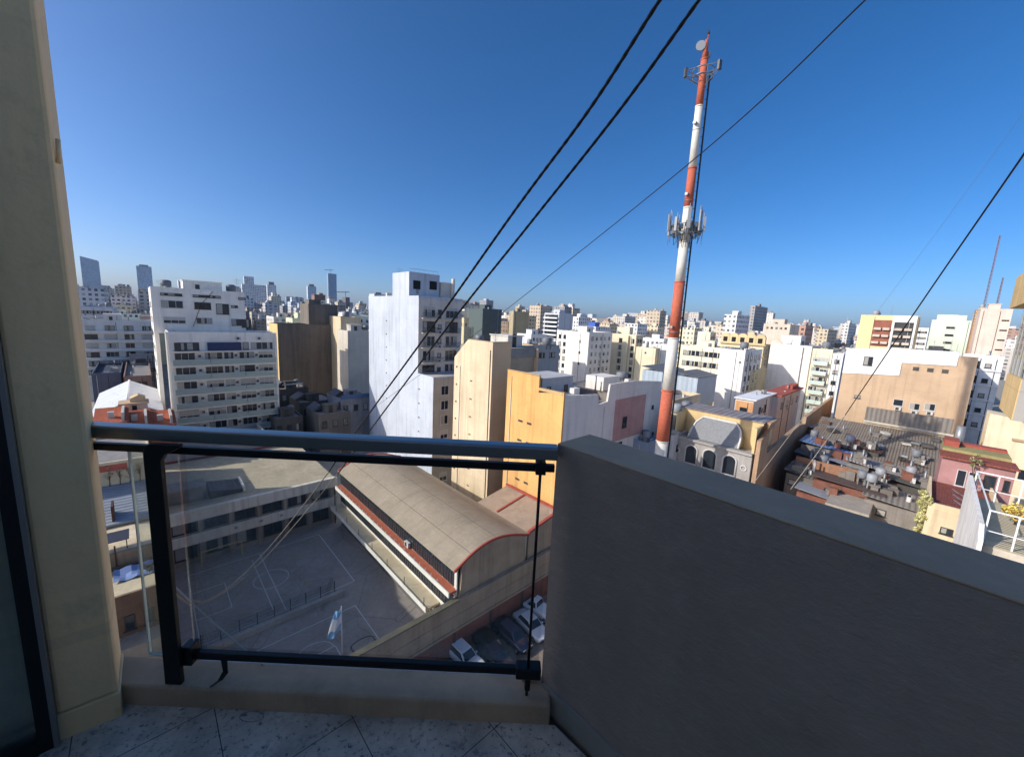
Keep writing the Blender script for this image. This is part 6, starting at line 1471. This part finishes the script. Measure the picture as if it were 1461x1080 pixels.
    if not far:
        downpipe(r, 'r', LA*rnd.uniform(.1, .9), H); downpipe(r, 'l', LB*rnd.uniform(.1, .9), H)
        party = rnd.random() < .45
        m_ = min(4 if Yc < 130 else 3, int((H-1)//3))
        if not party: rows(r, 'l', 1, LB-1, rnd.choice([3, 4]), H-1.8, 2.9, m_, 1.2, 1.4, None, .1)
        else: rows(r, 'l', LB*.3, LB*.7, 1, H-2.5, 2.9, m_, .7, .7, 'dark')
        rows(r, 'r', 1, LA-1, rnd.choice([3, 4]), H-1.8, 2.9, m_, 1.3, 1.4, None, .1, .1)
    count += 1
print('FILL', count)
# ------------------------------------------------------------------ the far city reads as one mass
def far_city():
    rn = random.Random(5); m = MB(); cols = []
    def b_(a, b, la, lb, h, ci):
        m.box(a, b, 0, a+la, b+lb, h, ci)
    Yr = 335.0
    pal = [(226, 222, 216), (214, 200, 174), (190, 190, 192), (204, 184, 156), (232, 224, 206), (160, 158, 160), (176, 140, 118), (196, 204, 210), (206, 196, 184), (140, 132, 126)]
    for (y0, y1, st) in ((320, 700, 18), (700, 1300, 26), (1300, 2600, 44), (2600, 6000, 90)):
        R_ = int(y1*1.6/st)+2
        for ia in range(-R_, R_):
            for ib in range(-R_, R_):
                a, b = ia*st, ib*st; p = W(a, b)
                if not (y0 <= p.y < y1) or abs(p.x) > p.y*1.35+10: continue
                if rn.random() < .06: continue
                h = rn.triangular(9, 36, 20)
                if rn.random() < .10: h = rn.uniform(30, 46)
                if rn.random() < .02 and y0 > 600: h = rn.uniform(45, 70)
                la, lb = st*rn.uniform(.5, .86), st*rn.uniform(.5, .86); ci = rn.randrange(len(pal))
                skip = False
                for k in KEYS:
                    if a < k[5]+k[7]+2 and a+la > k[5]-2 and b < k[6]+k[8]+2 and b+lb > k[6]-2: skip = True; break
                if skip: continue
                b_(a, b, la, lb, h, ci)
                if rn.random() < .7: q = rn.uniform(.2, .5); b_(a+la*.2, b+lb*.25, la*q, lb*q, h+rn.uniform(1.5, 5), rn.randrange(len(pal)))
                if rn.random() < .25 and y0 < 1300: x, y = a+la*.6, b+lb*.6; m.tube([(x, y, h), (x, y, h+rn.uniform(4, 9))], .15, 4)
                if y0 < 700:
                    for _q in range(3): x, y = a+la*rn.uniform(.05, .8), b+lb*rn.uniform(.05, .8); b_(x, y, rn.uniform(.8, 2.2), rn.uniform(.8, 2.2), h+rn.uniform(.8, 2.6), rn.randrange(len(pal)))
    mats = [facade(c, 3.0 if i % 2 else 4.2, 3.0, .2) for i, c in enumerate(pal)]
    o = m.build('far_city', mats, None, (0, 0, 0), TA); o['kind'] = 'stuff'; o['label'] = 'distant mass of city blocks reaching to the horizon'; o['category'] = 'city'
far_city()
# trees breaking up the far left skyline
for i, (px, py) in enumerate(((158, 431), (170, 429), (183, 431))):
    a, b = AB(atY(px, py+6, 330)); z = atY(px, py+8, 330).z
    bush('tree', ['dark tree clump on the far left skyline nearest the banded block', 'dark tree clump in the middle of the far left skyline', 'dark tree clump beside the slim twin shafted tower'][i], a, b, z-6, 5, 11, 260, (52, 66, 44), 'trees on the far left skyline', .9, 'tree')

# ================================================================== AIR, SKY, SUN, CAMERA
HAZE = True
if HAZE:
    t = NT('city_haze'); v = t.n('ShaderNodeVolumePrincipled'); v.inputs['Color'].default_value = (.6, .76, 1, 1); v.inputs['Density'].default_value = 0.5/9000; v.inputs['Anisotropy'].default_value = .0
    t.l(v.outputs[0], t.out.inputs['Volume'])
    hz = MB().box(-6500, -6500, -1.6, 6500, 6500, 215).build('haze', t.mat); hz['kind'] = 'stuff'; hz['label'] = 'thin pale blue city haze'; hz['category'] = 'haze'
SUN_AZ, SUN_EL = R(196), R(28)
sv = Vector((math.cos(SUN_AZ)*math.cos(SUN_EL), math.sin(SUN_AZ)*math.cos(SUN_EL), math.sin(SUN_EL)))
sl = bpy.data.lights.new('sun', 'SUN'); sl.energy = 2.75; sl.angle = R(.53); sl.color = (1, .94, .85)
so = bpy.data.objects.new('sun', sl); COL.objects.link(so); so.rotation_euler = sv.to_track_quat('Z', 'Y').to_euler()
w = bpy.data.worlds.new('World'); SC.world = w; w.use_nodes = True; nt = w.node_tree; nt.nodes.clear()
ou = nt.nodes.new('ShaderNodeOutputWorld'); bg = nt.nodes.new('ShaderNodeBackground'); sk = nt.nodes.new('ShaderNodeTexSky')
sk.sky_type = 'NISHITA'; sk.sun_disc = False; sk.sun_elevation = SUN_EL; sk.sun_rotation = math.pi/2-SUN_AZ
sk.altitude = 0; sk.air_density = .6; sk.dust_density = 1.9; sk.ozone_density = 4.2
bg.inputs['Strength'].default_value = .122
hs = nt.nodes.new('ShaderNodeHueSaturation');  hs.inputs['Saturation'].default_value = 1.25; hs.inputs['Value'].default_value = 1.0
nt.links.new(sk.outputs[0], hs.inputs['Color']); nt.links.new(hs.outputs[0], bg.inputs[0]); nt.links.new(bg.outputs[0], ou.inputs[0])
cd = bpy.data.cameras.new('camera'); cd.sensor_width = 36; cd.lens = 36*F/1461; cd.clip_start = .03; cd.clip_end = 40000
co = bpy.data.objects.new('camera', cd); COL.objects.link(co)
cp, sp = math.cos(PITCH), math.sin(PITCH); fw = Vector((0, cp, -sp)); up = Vector((0, sp, cp)); rt = Vector((1, 0, 0))
c, s = math.cos(ROLL), math.sin(ROLL)
X = rt*c+up*s; Yv = -rt*s+up*c
co.matrix_world = Matrix(((X.x, Yv.x, -fw.x, 0), (X.y, Yv.y, -fw.y, 0), (X.z, Yv.z, -fw.z, EYE), (0, 0, 0, 1)))
SC.camera = co
SC.view_settings.view_transform = 'Standard'; SC.view_settings.look = 'None'; SC.view_settings.exposure = 0.64; SC.view_settings.gamma = 1
SC.cycles.max_bounces = 8; SC.cycles.transparent_max_bounces = 16; SC.cycles.volume_bounces = 0
